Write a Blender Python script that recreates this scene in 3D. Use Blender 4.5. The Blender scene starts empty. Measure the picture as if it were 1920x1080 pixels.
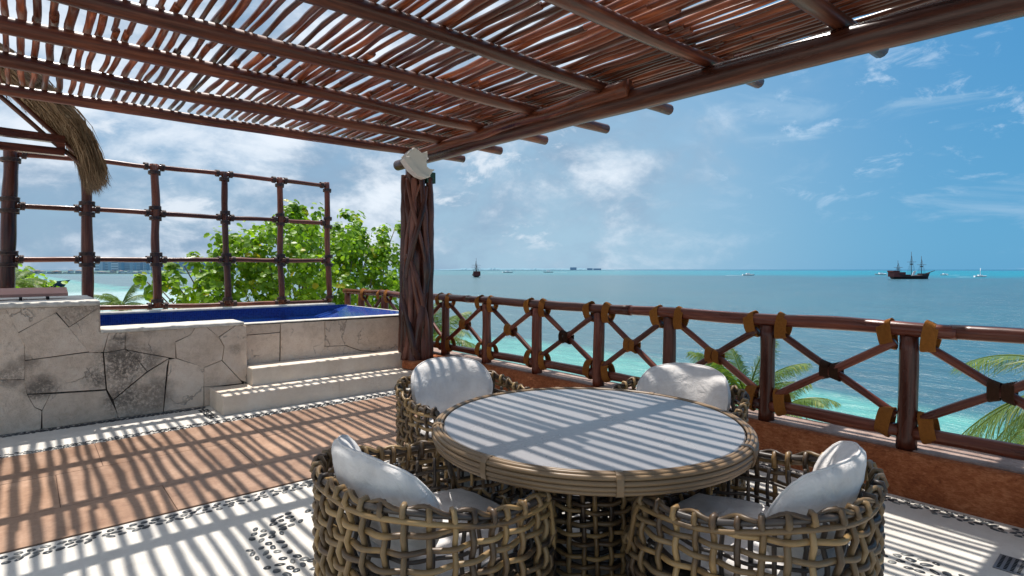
import bpy, math, random
import numpy as np
from mathutils import Vector, Matrix, noise
R = math.radians
rnd = random.Random(7)
S = bpy.context.scene
COL = S.collection

# ---------------------------------------------------------------- camera
# world: z = 0 terrace floor, +Y runs along the railing, +X towards the sea
F = 1062.0; ZC = 1.5
YAW = math.atan2(910, F); PIT = math.atan(35 / F)
FW = np.array([math.sin(YAW) * math.cos(PIT), math.cos(YAW) * math.cos(PIT), -math.sin(PIT)])
RT = np.array([math.cos(YAW), -math.sin(YAW), 0.0]); UP = np.cross(RT, FW)
EYE = np.array([0, 0, ZC])
def at(u, v, **k):
    r = FW * F + RT * (u - 960) - UP * (v - 540)
    (a, val), = k.items(); i = 'xyz'.index(a)
    return EYE + r * ((val - EYE[i]) / r[i])
cd = bpy.data.cameras.new('camera'); cam = bpy.data.objects.new('camera', cd); COL.objects.link(cam)
cd.sensor_width = 36; cd.lens = F / 1920 * 36; cd.clip_start = 0.05; cd.clip_end = 60000
cam.location = (0, 0, ZC); cam.rotation_euler = (math.pi / 2 - PIT, 0, -YAW)
S.camera = cam
S.view_settings.view_transform = 'Standard'; S.view_settings.look = 'None'
S.view_settings.exposure = 0.50; S.view_settings.gamma = 1; S.view_settings.use_curve_mapping = False
S.render.engine = 'CYCLES'
S.cycles.max_bounces = 8; S.cycles.diffuse_bounces = 4; S.cycles.transparent_max_bounces = 8

# ---------------------------------------------------------------- light
SUN = Vector((0.085, 0.325, 1.0)).normalized()
sl = bpy.data.lights.new('sun', 'SUN'); sl.energy = 4.1; sl.angle = R(0.53); sl.color = (1.0, 0.955, 0.89)
so = bpy.data.objects.new('sun', sl); COL.objects.link(so); so.location = (2, 6, 20)
so.rotation_euler = SUN.to_track_quat('Z', 'Y').to_euler()

class N:
    """tiny node expression helper"""
    def __init__(s, nt): s.nt = nt
    def new(s, t, **k):
        n = s.nt.nodes.new(t)
        for a, b in k.items(): setattr(n, a, b)
        return n
    def put(s, sock, v):
        if isinstance(v, bpy.types.NodeSocket): s.nt.links.new(v, sock)
        elif v is not None: sock.default_value = v
    def m(s, op, a, b=0.0, c=None, clamp=False):
        n = s.new('ShaderNodeMath', operation=op, use_clamp=clamp)
        s.put(n.inputs[0], a); s.put(n.inputs[1], b)
        if c is not None: s.put(n.inputs[2], c)
        return n.outputs[0]
    def vm(s, op, a, b=None):
        n = s.new('ShaderNodeVectorMath', operation=op)
        s.put(n.inputs[0], a)
        if b is not None: s.put(n.inputs[1], b)
        return n.outputs['Value'] if op in ('DOT_PRODUCT', 'LENGTH', 'DISTANCE') else n.outputs['Vector']
    def mix(s, f, a, b, mode='MIX'):
        n = s.new('ShaderNodeMix', data_type='RGBA', blend_type=mode)
        s.put(n.inputs[0], f)
        for i, x in ((6, a), (7, b)):
            s.put(n.inputs[i], (*x, 1) if isinstance(x, tuple) and len(x) == 3 else x)
        return n.outputs[2]
    def sm(s, x, lo, hi, a=0.0, b=1.0):
        n = s.new('ShaderNodeMapRange', interpolation_type='SMOOTHSTEP')
        s.put(n.inputs[0], x)
        for i, v in enumerate((lo, hi, a, b)): s.put(n.inputs[i + 1], v)
        return n.outputs[0]
    def noise(s, vec, scale, detail=4, rough=0.55, dist=0.0, out=0):
        n = s.new('ShaderNodeTexNoise'); s.put(n.inputs['Vector'], vec)
        n.inputs['Scale'].default_value = scale; n.inputs['Detail'].default_value = detail
        n.inputs['Roughness'].default_value = rough; n.inputs['Distortion'].default_value = dist
        return n.outputs[out]
    def scale(s, vec, xyz, rot=(0, 0, 0)):
        n = s.new('ShaderNodeMapping'); s.put(n.inputs['Vector'], vec); n.inputs['Scale'].default_value = xyz
        n.inputs['Rotation'].default_value = rot
        return n.outputs[0]
    def ramp(s, f, stops):
        n = s.new('ShaderNodeValToRGB'); s.put(n.inputs[0], f); e = n.color_ramp.elements
        while len(e) < len(stops): e.new(0.5)
        for q, (p, c) in zip(e, stops): q.position = p; q.color = (*c, 1)
        return n.outputs[0]
    def xyz(s, vec):
        n = s.new('ShaderNodeSeparateXYZ'); s.put(n.inputs[0], vec); return n.outputs

W = bpy.data.worlds.new('World'); S.world = W; W.use_nodes = True
nt = W.node_tree; nt.nodes.clear(); n = N(nt)
STR = 0.10
sky = n.new('ShaderNodeTexSky', sky_type='NISHITA', sun_disc=False)
sky.sun_elevation = math.asin(SUN.z); sky.sun_rotation = math.atan2(SUN.x, SUN.y)
sky.altitude = 0; sky.air_density = 1.0; sky.dust_density = 0.6; sky.ozone_density = 1.4
d = n.vm('NORMALIZE', n.new('ShaderNodeTexCoord').outputs['Generated'])
ax, ay, az = n.xyz(d)
h = n.vm('DOT_PRODUCT', d, tuple(RT))               # -1 north-west .. +1 south-east
el = n.m('MAXIMUM', az, 0.0)
# clear-sky colour, deeper blue to the south-east
tint = n.mix(n.sm(h, -0.35, 0.6), (0.83, 0.92, 0.90), (0.46, 1.0, 1.10))
base = n.mix(1.0, sky.outputs[0], tint, 'MULTIPLY')
k = 1 / STR
def C3(r, g, b, s=1.0): return (r * k * s, g * k * s, b * k * s)
# the paler, hazier low sky and the grey-blue bank to the north-west
low = n.mix(n.sm(h, -0.3, 0.6), C3(0.215, 0.33, 0.44), C3(0.085, 0.265, 0.45))
fac = n.m('MULTIPLY', n.sm(az, 0.9, 0.1), 0.95)
base = n.mix(fac, base, low)
high = n.mix(n.sm(h, -0.3, 0.6), C3(0.15, 0.30, 0.50), C3(0.045, 0.205, 0.43))
base = n.mix(n.m('MULTIPLY', n.sm(az, 0.02, 0.35), 0.75), base, high)
# rain veil: soft pale curtain in the middle distance
vh = n.m('ADD', h, n.m('MULTIPLY', az, -0.15))
veil = n.m('MULTIPLY', n.sm(n.m('ABSOLUTE', n.m('SUBTRACT', vh, 0.10)), 0.58, 0.0), n.sm(az, 0.62, 0.05))
base = n.mix(n.m('MULTIPLY', veil, 0.70), base, C3(0.31, 0.445, 0.545))
# cumulus: noise on a cloud layer seen in perspective
den = n.m('ADD', el, 0.16)
px = n.m('DIVIDE', ax, den); py = n.m('DIVIDE', ay, den)
cv = n.new('ShaderNodeCombineXYZ'); n.put(cv.inputs[0], px); n.put(cv.inputs[1], py); cv.inputs[2].default_value = 3.1
cvo = cv.outputs[0]
dv_ = n.scale(d, (1.0, 1.0, 1.7))
n1 = n.noise(n.vm('ADD', dv_, (2.3, 0.4, 0.9)), 2.3, 9, 0.56, 0.15)
n2 = n.noise(n.vm('ADD', dv_, (5.3, 1.7, 0.0)), 5.5, 8, 0.6, 0.25)
dens = n.m('ADD', n.m('MULTIPLY', n1, 0.55), n.m('MULTIPLY', n2, 0.45))
thr = n.m('SUBTRACT', n.sm(h, 0.12, 0.55, 0.375, 0.56), n.sm(az, 0.22, 0.5, 0.0, 0.07))
cl = n.sm(n.m('SUBTRACT', dens, thr), 0.0, 0.17)
# light and grey parts of the clouds come from a second noise
lit = n.sm(n.m('ADD', n.m('MULTIPLY', n.noise(n.vm('ADD', dv_, (1.1, 8.2, 2.0)), 4.2, 9, 0.62, 0.2), 0.6), n.m('MULTIPLY', n2, 0.4)), 0.43, 0.60)
ccol = n.mix(lit, C3(0.20, 0.295, 0.41), C3(0.62, 0.67, 0.73))
ccol = n.mix(n.sm(h, 0.15, 0.6), ccol, C3(0.31, 0.43, 0.55))
base = n.mix(n.m('MULTIPLY', cl, n.sm(h, 0.0, 0.6, 0.92, 0.5)), base, ccol)
# small bright fair-weather puffs low over the sea, centre-left
pv = n.scale(d, (9, 9, 17))
puff = n.sm(n.noise(pv, 0.9, 9, 0.62, 0.4), 0.55, 0.68)
pm = n.m('MULTIPLY', n.m('MULTIPLY', puff, n.sm(h, 0.32, 0.0)), n.m('MULTIPLY', n.sm(az, 0.0, 0.08), n.sm(az, 0.42, 0.2)))
base = n.mix(n.m('MULTIPLY', pm, 0.8), base, C3(0.58, 0.63, 0.69))
pm2 = n.m('MULTIPLY', n.sm(n.noise(n.scale(d, (13, 13, 26)), 1.0, 9, 0.66, 0.5), 0.53, 0.70), n.m('MULTIPLY', n.sm(h, 0.25, 0.42), n.m('MULTIPLY', n.sm(az, 0.06, 0.14), n.sm(az, 0.40, 0.25))))
base = n.mix(n.m('MULTIPLY', pm2, 0.55), base, C3(0.44, 0.55, 0.68))
# thin streaks in the south-east
sv = n.scale(d, (4, 4, 16))
st = n.sm(n.noise(sv, 1.3, 8, 0.6, 0.8), 0.52, 0.70)
base = n.mix(n.m('MULTIPLY', n.m('MULTIPLY', st, n.sm(h, 0.15, 0.5)), 0.5), base, C3(0.28, 0.42, 0.56))
# bright thin cloud round the sun
sd = n.vm('DOT_PRODUCT', d, tuple(SUN))
gl = n.m('MULTIPLY', n.sm(sd, 0.50, 0.98), n.sm(n.noise(cvo, 1.6, 6, 0.6), 0.36, 0.56))
base = n.mix(n.m('MULTIPLY', gl, 0.8), base, C3(0.92, 0.96, 1.02))
# below the horizon: sea-coloured
base = n.mix(n.sm(az, -0.002, -0.02), base, C3(0.08, 0.20, 0.26))
bg = n.new('ShaderNodeBackground'); n.put(bg.inputs[0], base); bg.inputs[1].default_value = STR
n.put(n.new('ShaderNodeOutputWorld').inputs[0], bg.outputs[0])

# ---------------------------------------------------------------- materials
def mat(name, fn, rough=0.6, spec=0.5):
    m = bpy.data.materials.new(name); m.use_nodes = True
    t = m.node_tree; t.nodes.clear(); q = N(t)
    b = q.new('ShaderNodeBsdfPrincipled'); o = q.new('ShaderNodeOutputMaterial')
    b.inputs['Roughness'].default_value = rough; b.inputs['Specular IOR Level'].default_value = spec
    t.links.new(b.outputs[0], o.inputs[0])
    fn(q, b, o)
    return m
def pos(q): return q.new('ShaderNodeNewGeometry').outputs['Position']
def objc(q): return q.new('ShaderNodeTexCoord').outputs['Object']
def uvc(q): return q.new('ShaderNodeTexCoord').outputs['UV']
def orand(q): return q.new('ShaderNodeObjectInfo').outputs['Random']
def bump(q, b, hgt, strength=0.3, dist=0.01):
    n_ = q.new('ShaderNodeBump'); q.put(n_.inputs['Height'], hgt)
    n_.inputs['Strength'].default_value = strength; n_.inputs['Distance'].default_value = dist
    q.put(b.inputs['Normal'], n_.outputs[0])
def shift(q, vec):
    r = orand(q); c = q.new('ShaderNodeCombineXYZ')
    q.put(c.inputs[0], q.m('MULTIPLY', r, 37.0)); q.put(c.inputs[1], q.m('MULTIPLY', r, 11.0)); q.put(c.inputs[2], q.m('MULTIPLY', r, 23.0))
    return q.vm('ADD', vec, c.outputs[0])
def wood(name, dark, mid, light, rough=0.34, var=0.5, gs=45):
    def f(q, b, o):
        uv = shift(q, uvc(q))
        g = q.noise(q.scale(uv, (2.5, gs, 1)), 1.0, 6, 0.62, 0.3)
        l = q.noise(q.scale(uv, (0.9, 4, 1)), 1.0, 4, 0.6, 0.8)
        v = q.m('ADD', q.m('MULTIPLY', g, 0.55), q.m('MULTIPLY', l, 0.45))
        c = q.ramp(v, [(0.33, dark), (0.50, mid), (0.66, light)])
        c = q.mix(1.0, c, q.mix(orand(q), (1 - var, 1 - var, 1 - var), (1 + var, 1 + var * 0.8, 1 + var * 0.7)), 'MULTIPLY')
        q.put(b.inputs['Base Color'], c)
        q.put(b.inputs['Roughness'], q.sm(l, 0.3, 0.7, rough - 0.10, rough + 0.14)); b.inputs['Specular IOR Level'].default_value = 0.38
        bump(q, b, v, 0.55, 0.006)
    return mat(name, f, rough)
WOOD = wood('dark_varnished_wood', (0.018, 0.006, 0.004), (0.070, 0.020, 0.011), (0.17, 0.056, 0.026))
STICK = wood('stick_wood', (0.028, 0.009, 0.005), (0.135, 0.036, 0.015), (0.32, 0.100, 0.038), 0.36, 0.6)
RWOOD = wood('red_brown_wood', (0.030, 0.009, 0.006), (0.115, 0.030, 0.017), (0.23, 0.075, 0.042), 0.28, 0.35)
TWOOD = wood('old_trunk_wood', (0.016, 0.007, 0.005), (0.10, 0.036, 0.025), (0.22, 0.09, 0.06), 0.25, 0.3, 7)
ENDW = wood('grey_log_end', (0.08, 0.055, 0.04), (0.13, 0.09, 0.065), (0.2, 0.14, 0.10), 0.6, 0.2)
def f_cane(q, b, o):
    uv = shift(q, uvc(q))
    l = q.noise(q.scale(uv, (2.2, 1.2, 1)), 1.0, 4, 0.6, 0.4)
    c = q.ramp(l, [(0.32, (0.035, 0.024, 0.019)), (0.43, (0.125, 0.078, 0.042)), (0.52, (0.30, 0.190, 0.080)), (0.68, (0.42, 0.285, 0.135))])
    c = q.mix(1.0, c, q.mix(orand(q), (0.50, 0.50, 0.55), (1.15, 1.1, 1.0)), 'MULTIPLY')
    q.put(b.inputs['Base Color'], c)
    g = q.noise(q.scale(uv, (260, 3, 1)), 1.0, 2, 0.5)
    bump(q, b, q.m('ADD', q.m('MULTIPLY', g, 0.4), q.noise(q.scale(uv, (8, 60, 1)), 1.0, 3)), 0.25, 0.003)
CANE = mat('rattan_cane', f_cane, 0.42)
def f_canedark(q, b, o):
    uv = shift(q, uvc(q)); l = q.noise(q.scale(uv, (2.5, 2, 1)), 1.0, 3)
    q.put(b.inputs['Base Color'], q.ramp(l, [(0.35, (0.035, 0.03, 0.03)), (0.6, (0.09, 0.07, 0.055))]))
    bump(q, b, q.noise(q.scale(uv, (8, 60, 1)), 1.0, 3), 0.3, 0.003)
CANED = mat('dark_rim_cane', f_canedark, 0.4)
def f_tcane(q, b, o):
    uv = uvc(q); l = q.noise(q.scale(uv, (0.8, 2, 1)), 1.0, 4)
    q.put(b.inputs['Base Color'], q.ramp(l, [(0.3, (0.16, 0.10, 0.052)), (0.7, (0.26, 0.17, 0.09))]))
    bump(q, b, q.noise(q.scale(uv, (6, 50, 1)), 1.0, 4), 0.3, 0.003)
TCANE = mat('table_edge_cane', f_tcane, 0.42)
def rope(name, c0, c1):
    def f(q, b, o):
        uv = uvc(q)
        w = q.new('ShaderNodeTexWave', wave_type='BANDS', bands_direction='DIAGONAL')
        q.put(w.inputs['Vector'], q.scale(uv, (110, 40, 1))); w.inputs['Scale'].default_value = 1.0
        w.inputs['Distortion'].default_value = 1.5
        nn = q.noise(objc(q), 60, 4)
        c = q.mix(q.m('MULTIPLY', q.m('ADD', w.outputs['Fac'], nn), 0.5), c0, c1)
        q.put(b.inputs['Base Color'], q.mix(1.0, c, q.mix(orand(q), (0.8, 0.75, 0.7), (1.15, 1.15, 1.1)), 'MULTIPLY'))
        bump(q, b, q.m('ADD', w.outputs['Fac'], nn), 1.0, 0.005)
    return mat(name, f, 0.85, 0.2)
ROPE = rope('orange_sisal_rope', (0.20, 0.058, 0.012), (0.80, 0.33, 0.07))
ROPED = rope('dark_brown_rope', (0.03, 0.013, 0.008), (0.12, 0.052, 0.025))
def f_lash(q, b, o):
    q.put(b.inputs['Base Color'], q.ramp(q.noise(objc(q), 40, 3), [(0.35, (0.018, 0.008, 0.008)), (0.65, (0.075, 0.03, 0.022))]))
LASH = mat('dark_binding', f_lash, 0.5)
def f_cream(q, b, o):
    p = pos(q); a = q.noise(p, 1.3, 5, 0.6); s = q.noise(p, 90, 3, 0.7); t = q.noise(p, 9, 6, 0.65)
    c = q.ramp(q.m('ADD', q.m('MULTIPLY', a, 0.5), q.m('MULTIPLY', t, 0.5)), [(0.35, (0.56, 0.52, 0.465)), (0.65, (0.70, 0.66, 0.60))])
    c = q.mix(q.sm(s, 0.60, 0.72), c, (0.42, 0.37, 0.31))
    dirt = q.m('MULTIPLY', q.sm(q.noise(p, 1.7, 7, 0.7, 0.8), 0.50, 0.66), q.sm(t, 0.4, 0.6))
    c = q.mix(q.m('MULTIPLY', dirt, 0.35), c, (0.36, 0.31, 0.25))
    q.put(b.inputs['Base Color'], c); bump(q, b, q.m('ADD', s, t), 0.25, 0.004)
CREAM = mat('cream_polished_cement', f_cream, 0.55, 0.35)
def f_terra(q, b, o):
    p = objc(q); pw = pos(q); a = q.noise(pw, 3.0, 6, 0.6, 0.3); t = q.noise(pw, 28, 5, 0.7)
    c = q.ramp(q.m('ADD', q.m('MULTIPLY', a, 0.55), q.m('MULTIPLY', t, 0.45)), [(0.34, (0.235, 0.130, 0.080)), (0.52, (0.345, 0.205, 0.130)), (0.68, (0.44, 0.28, 0.19))])
    c = q.mix(1.0, c, q.mix(orand(q), (0.86, 0.86, 0.88), (1.08, 1.06, 1.04)), 'MULTIPLY')
    dirt = q.m('MULTIPLY', q.sm(q.noise(pw, 1.1, 6, 0.7, 0.6), 0.52, 0.68), q.sm(q.noise(pw, 45, 4, 0.8), 0.35, 0.6))
    c = q.mix(q.m('MULTIPLY', dirt, 0.45), c, (0.16, 0.10, 0.075))
    c = q.mix(q.m('MULTIPLY', q.sm(q.noise(pw, 70, 2, 0.5), 0.70, 0.76), 0.7), c, (0.06, 0.04, 0.03))
    q.put(b.inputs['Base Color'], c); bump(q, b, t, 0.25, 0.004)
    q.put(b.inputs['Roughness'], q.sm(a, 0.3, 0.7, 0.38, 0.62))
TERRA = mat('terracotta_floor_slab', f_terra, 0.5, 0.4)
def f_grout(q, b, o):
    q.put(b.inputs['Base Color'], q.ramp(q.noise(pos(q), 30, 4), [(0.4, (0.10, 0.065, 0.05)), (0.6, (0.17, 0.11, 0.085))]))
GROUT = mat('floor_grout', f_grout, 0.9, 0.1)
def f_peb(q, b, o):
    r = orand(q)
    c = q.ramp(q.m('ADD', q.m('MULTIPLY', q.noise(pos(q), 22, 3), 0.7), q.m('MULTIPLY', r, 0.3)), [(0.38, (0.018, 0.022, 0.028)), (0.52, (0.05, 0.058, 0.066)), (0.66, (0.20, 0.20, 0.19))])
    q.put(b.inputs['Base Color'], c)
PEB = mat('dark_river_pebble', f_peb, 0.35)
def f_stucco(q, b, o):
    p = pos(q); a = q.noise(p, 2.0, 5, 0.6); t = q.noise(q.scale(p, (1, 0.7, 1.6)), 42, 6, 0.75, 0.6); v = q.noise(p, 12, 5, 0.7)
    s = q.m('ADD', q.m('MULTIPLY', t, 0.5), q.m('ADD', q.m('MULTIPLY', a, 0.25), q.m('MULTIPLY', v, 0.25)))
    q.put(b.inputs['Base Color'], q.ramp(s, [(0.38, (0.19, 0.052, 0.020)), (0.5, (0.38, 0.118, 0.045)), (0.62, (0.60, 0.235, 0.105))]))
    bump(q, b, q.m('ADD', t, v), 0.9, 0.02)
STUC = mat('terracotta_stucco', f_stucco, 0.85, 0.2)
def f_cap(q, b, o):
    p = pos(q); t = q.noise(p, 30, 6, 0.7); a = q.noise(p, 4, 4)
    q.put(b.inputs['Base Color'], q.ramp(q.m('ADD', q.m('MULTIPLY', t, 0.5), q.m('MULTIPLY', a, 0.5)), [(0.38, (0.22, 0.14, 0.11)), (0.62, (0.42, 0.31, 0.26))]))
    bump(q, b, t, 0.5, 0.008)
CAP = mat('weathered_pink_cap', f_cap, 0.8, 0.2)
def limestone(name, stain):
    def f(q, b, o):
        p = shift(q, pos(q)); a = q.noise(p, 2.6, 6, 0.6, 0.5); t = q.noise(p, 17, 7, 0.72, 0.4); s = q.noise(p, 75, 3, 0.6)
        c = q.ramp(q.m('ADD', q.m('MULTIPLY', a, 0.5), q.m('MULTIPLY', t, 0.5)), [(0.34, (0.57, 0.44, 0.335)), (0.5, (0.74, 0.60, 0.48)), (0.68, (0.82, 0.70, 0.585))])
        c = q.mix(1.0, c, q.mix(orand(q), (0.88, 0.86, 0.84), (1.07, 1.06, 1.05)), 'MULTIPLY')
        pp = q.noise(pos(q), 3.2, 7, 0.68, 0.9); fine = q.noise(pos(q), 38, 6, 0.8)
        mk = q.m('MULTIPLY', q.sm(pp, 0.64, 0.74), q.sm(fine, 0.30, 0.58))
        # weather stains where they sit on the wall
        wx, wy, wz = q.xyz(pos(q)); wv_ = q.noise(pos(q), 5, 5, 0.65, out=1); ox, oy, oz = q.xyz(wv_)
        for X, Y, rad, st_ in ((320, 770, .17, .9), (735, 705, .17, .95), (930, 600, .34, 1.0), (1090, 590, .24, .8), (930, 860, .26, .95), (1150, 850, .26, .75), (915, 420, .10, .9), (570, 190, .26, .55), (690, 170, .16, .7), (90, 700, .16, .7), (1100, 482, .08, .6), (1750, 500, .10, .45), (210, 610, .12, .6), (1130, 345, .10, .6), (1000, 960, .2, .6)):
            p3 = at(X / 4, 530 + Y / 4, y=6.87); cx_, cz_ = float(p3[0]), float(p3[2])
            dx = q.m('ADD', q.m('SUBTRACT', wx, cx_), q.m('MULTIPLY', q.m('SUBTRACT', ox, 0.5), 0.28)); dz = q.m('ADD', q.m('SUBTRACT', wz, cz_), q.m('MULTIPLY', q.m('SUBTRACT', oz, 0.5), 0.28))
            dd = q.m('SQRT', q.m('ADD', q.m('MULTIPLY', dx, dx), q.m('MULTIPLY', dz, dz)))
            mk = q.m('MAXIMUM', mk, q.m('MULTIPLY', q.m('MULTIPLY', q.sm(dd, rad, rad * .25), st_), q.sm(q.m('ADD', q.m('MULTIPLY', fine, .6), q.m('MULTIPLY', pp, .4)), 0.36, 0.54)))
        c = q.mix(q.m('MULTIPLY', mk, 0.85), c, (0.055, 0.048, 0.042))
        vn = q.new('ShaderNodeTexVoronoi', feature='DISTANCE_TO_EDGE'); q.put(vn.inputs['Vector'], q.vm('ADD', pos(q), q.scale(q.noise(pos(q), 6, 4, out=1), (0.3, 0.3, 0.3)))); vn.inputs['Scale'].default_value = 2.3
        vein = q.m('MULTIPLY', q.sm(vn.outputs['Distance'], 0.022, 0.0), q.sm(a, 0.48, 0.60))
        c = q.mix(q.m('MULTIPLY', vein, 0.55), c, (0.13, 0.10, 0.08))
        q.put(b.inputs['Base Color'], c)
        bump(q, b, q.m('ADD', q.m('MULTIPLY', t, 1.4), q.m('ADD', s, q.m('MULTIPLY', vein, -1.0))), 0.75, 0.012)
    return mat(name, f, 0.8, 0.25)
LIME = limestone('cream_limestone', 0.0)
def f_mortar(q, b, o):
    q.put(b.inputs['Base Color'], q.ramp(q.noise(pos(q), 20, 4), [(0.4, (0.035, 0.03, 0.026)), (0.6, (0.12, 0.10, 0.085))]))
MORT = mat('dark_mortar', f_mortar, 0.95, 0.1)
def f_coping(q, b, o):
    p = pos(q); t = q.noise(p, 14, 6, 0.7)
    q.put(b.inputs['Base Color'], q.ramp(t, [(0.35, (0.50, 0.46, 0.40)), (0.6, (0.66, 0.62, 0.56))])); bump(q, b, t, 0.6, 0.01)
COPE = mat('pale_coping_stone', f_coping, 0.75, 0.25)
def f_step(q, b, o):
    p = pos(q); t = q.noise(p, 20, 7, 0.72); a = q.noise(p, 2.2, 5)
    q.put(b.inputs['Base Color'], q.ramp(q.m('ADD', q.m('MULTIPLY', t, 0.35), q.m('MULTIPLY', a, 0.65)), [(0.36, (0.66, 0.54, 0.42)), (0.6, (0.79, 0.685, 0.57))])); bump(q, b, t, 0.5, 0.008)
STEP = mat('cream_step_stone', f_step, 0.75, 0.25)
def f_bluetile(q, b, o):
    br = q.new('ShaderNodeTexBrick'); br.offset = 0.0; q.put(br.inputs['Vector'], uvc(q))
    br.inputs['Scale'].default_value = 1.0; br.inputs['Brick Width'].default_value = 0.025; br.inputs['Row Height'].default_value = 0.025
    br.inputs['Mortar Size'].default_value = 0.0018; br.inputs['Color1'].default_value = (0.006, 0.03, 0.20, 1); br.inputs['Color2'].default_value = (0.012, 0.055, 0.32, 1)
    br.inputs['Mortar'].default_value = (0.05, 0.09, 0.25, 1)
    c = q.mix(q.sm(q.noise(uvc(q), 60, 2, 0.5), 0.6, 0.7), br.outputs[0], (0.03, 0.11, 0.42))
    q.put(b.inputs['Base Color'], c)
BLUE = mat('cobalt_glass_mosaic', f_bluetile, 0.12, 0.6)
def f_poolwater(q, b, o):
    b.inputs['Base Color'].default_value = (0.004, 0.028, 0.16, 1)
    bump(q, b, q.noise(q.scale(pos(q), (1, 1, 1)), 7, 3), 0.15, 0.02)
POOLW = mat('pool_water', f_poolwater, 0.04, 0.35)
def f_fabric(q, b, o):
    p = objc(q); t = q.noise(p, 9, 5, 0.6); w = q.noise(p, 240, 2)
    q.put(b.inputs['Base Color'], q.ramp(t, [(0.35, (0.62, 0.585, 0.56)), (0.65, (0.74, 0.71, 0.685))]))
    cr = q.m('ABSOLUTE', q.m('SUBTRACT', q.noise(p, 7, 4, 0.55, 1.2), 0.5))
    bump(q, b, q.m('ADD', q.m('ADD', q.m('MULTIPLY', t, 1.6), q.m('MULTIPLY', q.sm(cr, 0.0, 0.14), 0.35)), q.m('MULTIPLY', w, 0.2)), 0.4, 0.014)
    b.inputs['Sheen Weight'].default_value = 0.15
FAB = mat('white_cushion_fabric', f_fabric, 0.85, 0.15)
def f_top(q, b, o):
    t = q.noise(pos(q), 120, 3, 0.7); a = q.noise(pos(q), 3, 4)
    q.put(b.inputs['Base Color'], q.ramp(q.m('ADD', q.m('MULTIPLY', t, 0.3), q.m('MULTIPLY', a, 0.7)), [(0.35, (0.235, 0.22, 0.22)), (0.65, (0.285, 0.27, 0.27))]))
    q.put(b.inputs['Roughness'], q.sm(a, 0.35, 0.65, 0.18, 0.28)); b.inputs['Specular IOR Level'].default_value = 0.7
TOP = mat('grey_table_glass', f_top, 0.35, 0.5)
def flat(name, c, rough=0.6, var=0.15, sc=8, spec=0.4, metal=0.0):
    def f(q, b, o):
        t = q.noise(objc(q), sc, 4, 0.6)
        q.put(b.inputs['Base Color'], q.mix(t, tuple(x * (1 - var) for x in c), tuple(min(1, x * (1 + var)) for x in c)))
        b.inputs['Metallic'].default_value = metal
    return mat(name, f, rough, spec)
PLASTER = flat('white_painted_plaster', (0.62, 0.58, 0.53), 0.7)
GREEN = flat('dark_green_paint', (0.02, 0.06, 0.045), 0.5)
STEEL = flat('grey_steel', (0.25, 0.26, 0.27), 0.4, metal=0.8)
BLACK = flat('black_hole', (0.008, 0.008, 0.01), 0.9)
PINK = flat('pink_stone_slab', (0.50, 0.25, 0.20), 0.7)
SHIPW = flat('dark_ship_timber', (0.035, 0.024, 0.025), 0.7, 0.4, 0.4)
SHIPR = flat('dark_red_ship_paint', (0.10, 0.02, 0.02), 0.6)
SAIL = flat('white_boat_paint', (0.75, 0.76, 0.78), 0.5)
NAVY = flat('navy_boat_hull', (0.012, 0.03, 0.075), 0.3)
FOAM = flat('white_wake_foam', (0.75, 0.80, 0.82), 0.8)
GLASSB = flat('dark_window_glass', (0.05, 0.09, 0.13), 0.15)
HOT = [flat('hazy_white_tower', (0.55, 0.64, 0.72), 0.8, 0.05), flat('hazy_blue_tower', (0.26, 0.38, 0.50), 0.8, 0.05), flat('hazy_grey_tower', (0.36, 0.47, 0.57), 0.8, 0.05)]  # distance haze is put into these paled, bluish wall colours
WIN = flat('hazy_window_band', (0.20, 0.31, 0.42), 0.6)  # window colour paled too, haze included
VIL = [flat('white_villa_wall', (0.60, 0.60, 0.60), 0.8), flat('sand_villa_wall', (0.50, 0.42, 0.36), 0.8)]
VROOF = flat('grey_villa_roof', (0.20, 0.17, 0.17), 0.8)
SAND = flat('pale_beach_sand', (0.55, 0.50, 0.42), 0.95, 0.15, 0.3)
FARVEG = flat('hazy_far_trees', (0.06, 0.13, 0.13), 0.9, 0.4, 0.05)  # tree green with the haze of distance mixed in
ISLE = flat('hazy_blue_island', (0.14, 0.26, 0.33), 0.9, 0.2, 0.01)  # haze over the water is part of the island colour
def f_thatch(q, b, o):
    uv = uvc(q)
    c = q.ramp(q.noise(q.scale(uv, (1.5, 30, 1)), 1.0, 4, 0.7), [(0.34, (0.055, 0.035, 0.022)), (0.5, (0.20, 0.13, 0.075)), (0.68, (0.42, 0.31, 0.20))])
    q.put(b.inputs['Base Color'], c)
THATCH = mat('dry_palm_thatch', f_thatch, 0.9, 0.15)
def leafmat(name, c0, c1, c2, tr=0.5, rough=0.4):
    def f(q, b, o):
        r = q.new('ShaderNodeNewGeometry').outputs['Random Per Island']
        c = q.ramp(r, [(0.0, c0), (0.6, c1), (0.93, c1), (1.0, c2)])
        q.put(b.inputs['Base Color'], c)
        t = q.new('ShaderNodeBsdfTranslucent'); q.put(t.inputs[0], q.mix(1.0, c, (1.5, 1.6, 0.6), 'MULTIPLY'))
        x = q.new('ShaderNodeMixShader'); x.inputs[0].default_value = tr
        q.nt.links.new(b.outputs[0], x.inputs[1]); q.nt.links.new(t.outputs[0], x.inputs[2]); q.nt.links.new(x.outputs[0], o.inputs[0])
    return mat(name, f, rough, 0.4)
LEAF = leafmat('sea_grape_leaf', (0.08, 0.17, 0.012), (0.20, 0.33, 0.02), (0.42, 0.34, 0.03))
PALM = leafmat('palm_leaflet', (0.03, 0.08, 0.015), (0.12, 0.18, 0.03), (0.36, 0.32, 0.08), 0.4)
BARK = wood('grey_tree_bark', (0.06, 0.045, 0.035), (0.14, 0.11, 0.085), (0.24, 0.2, 0.16), 0.8, 0.2)
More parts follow.
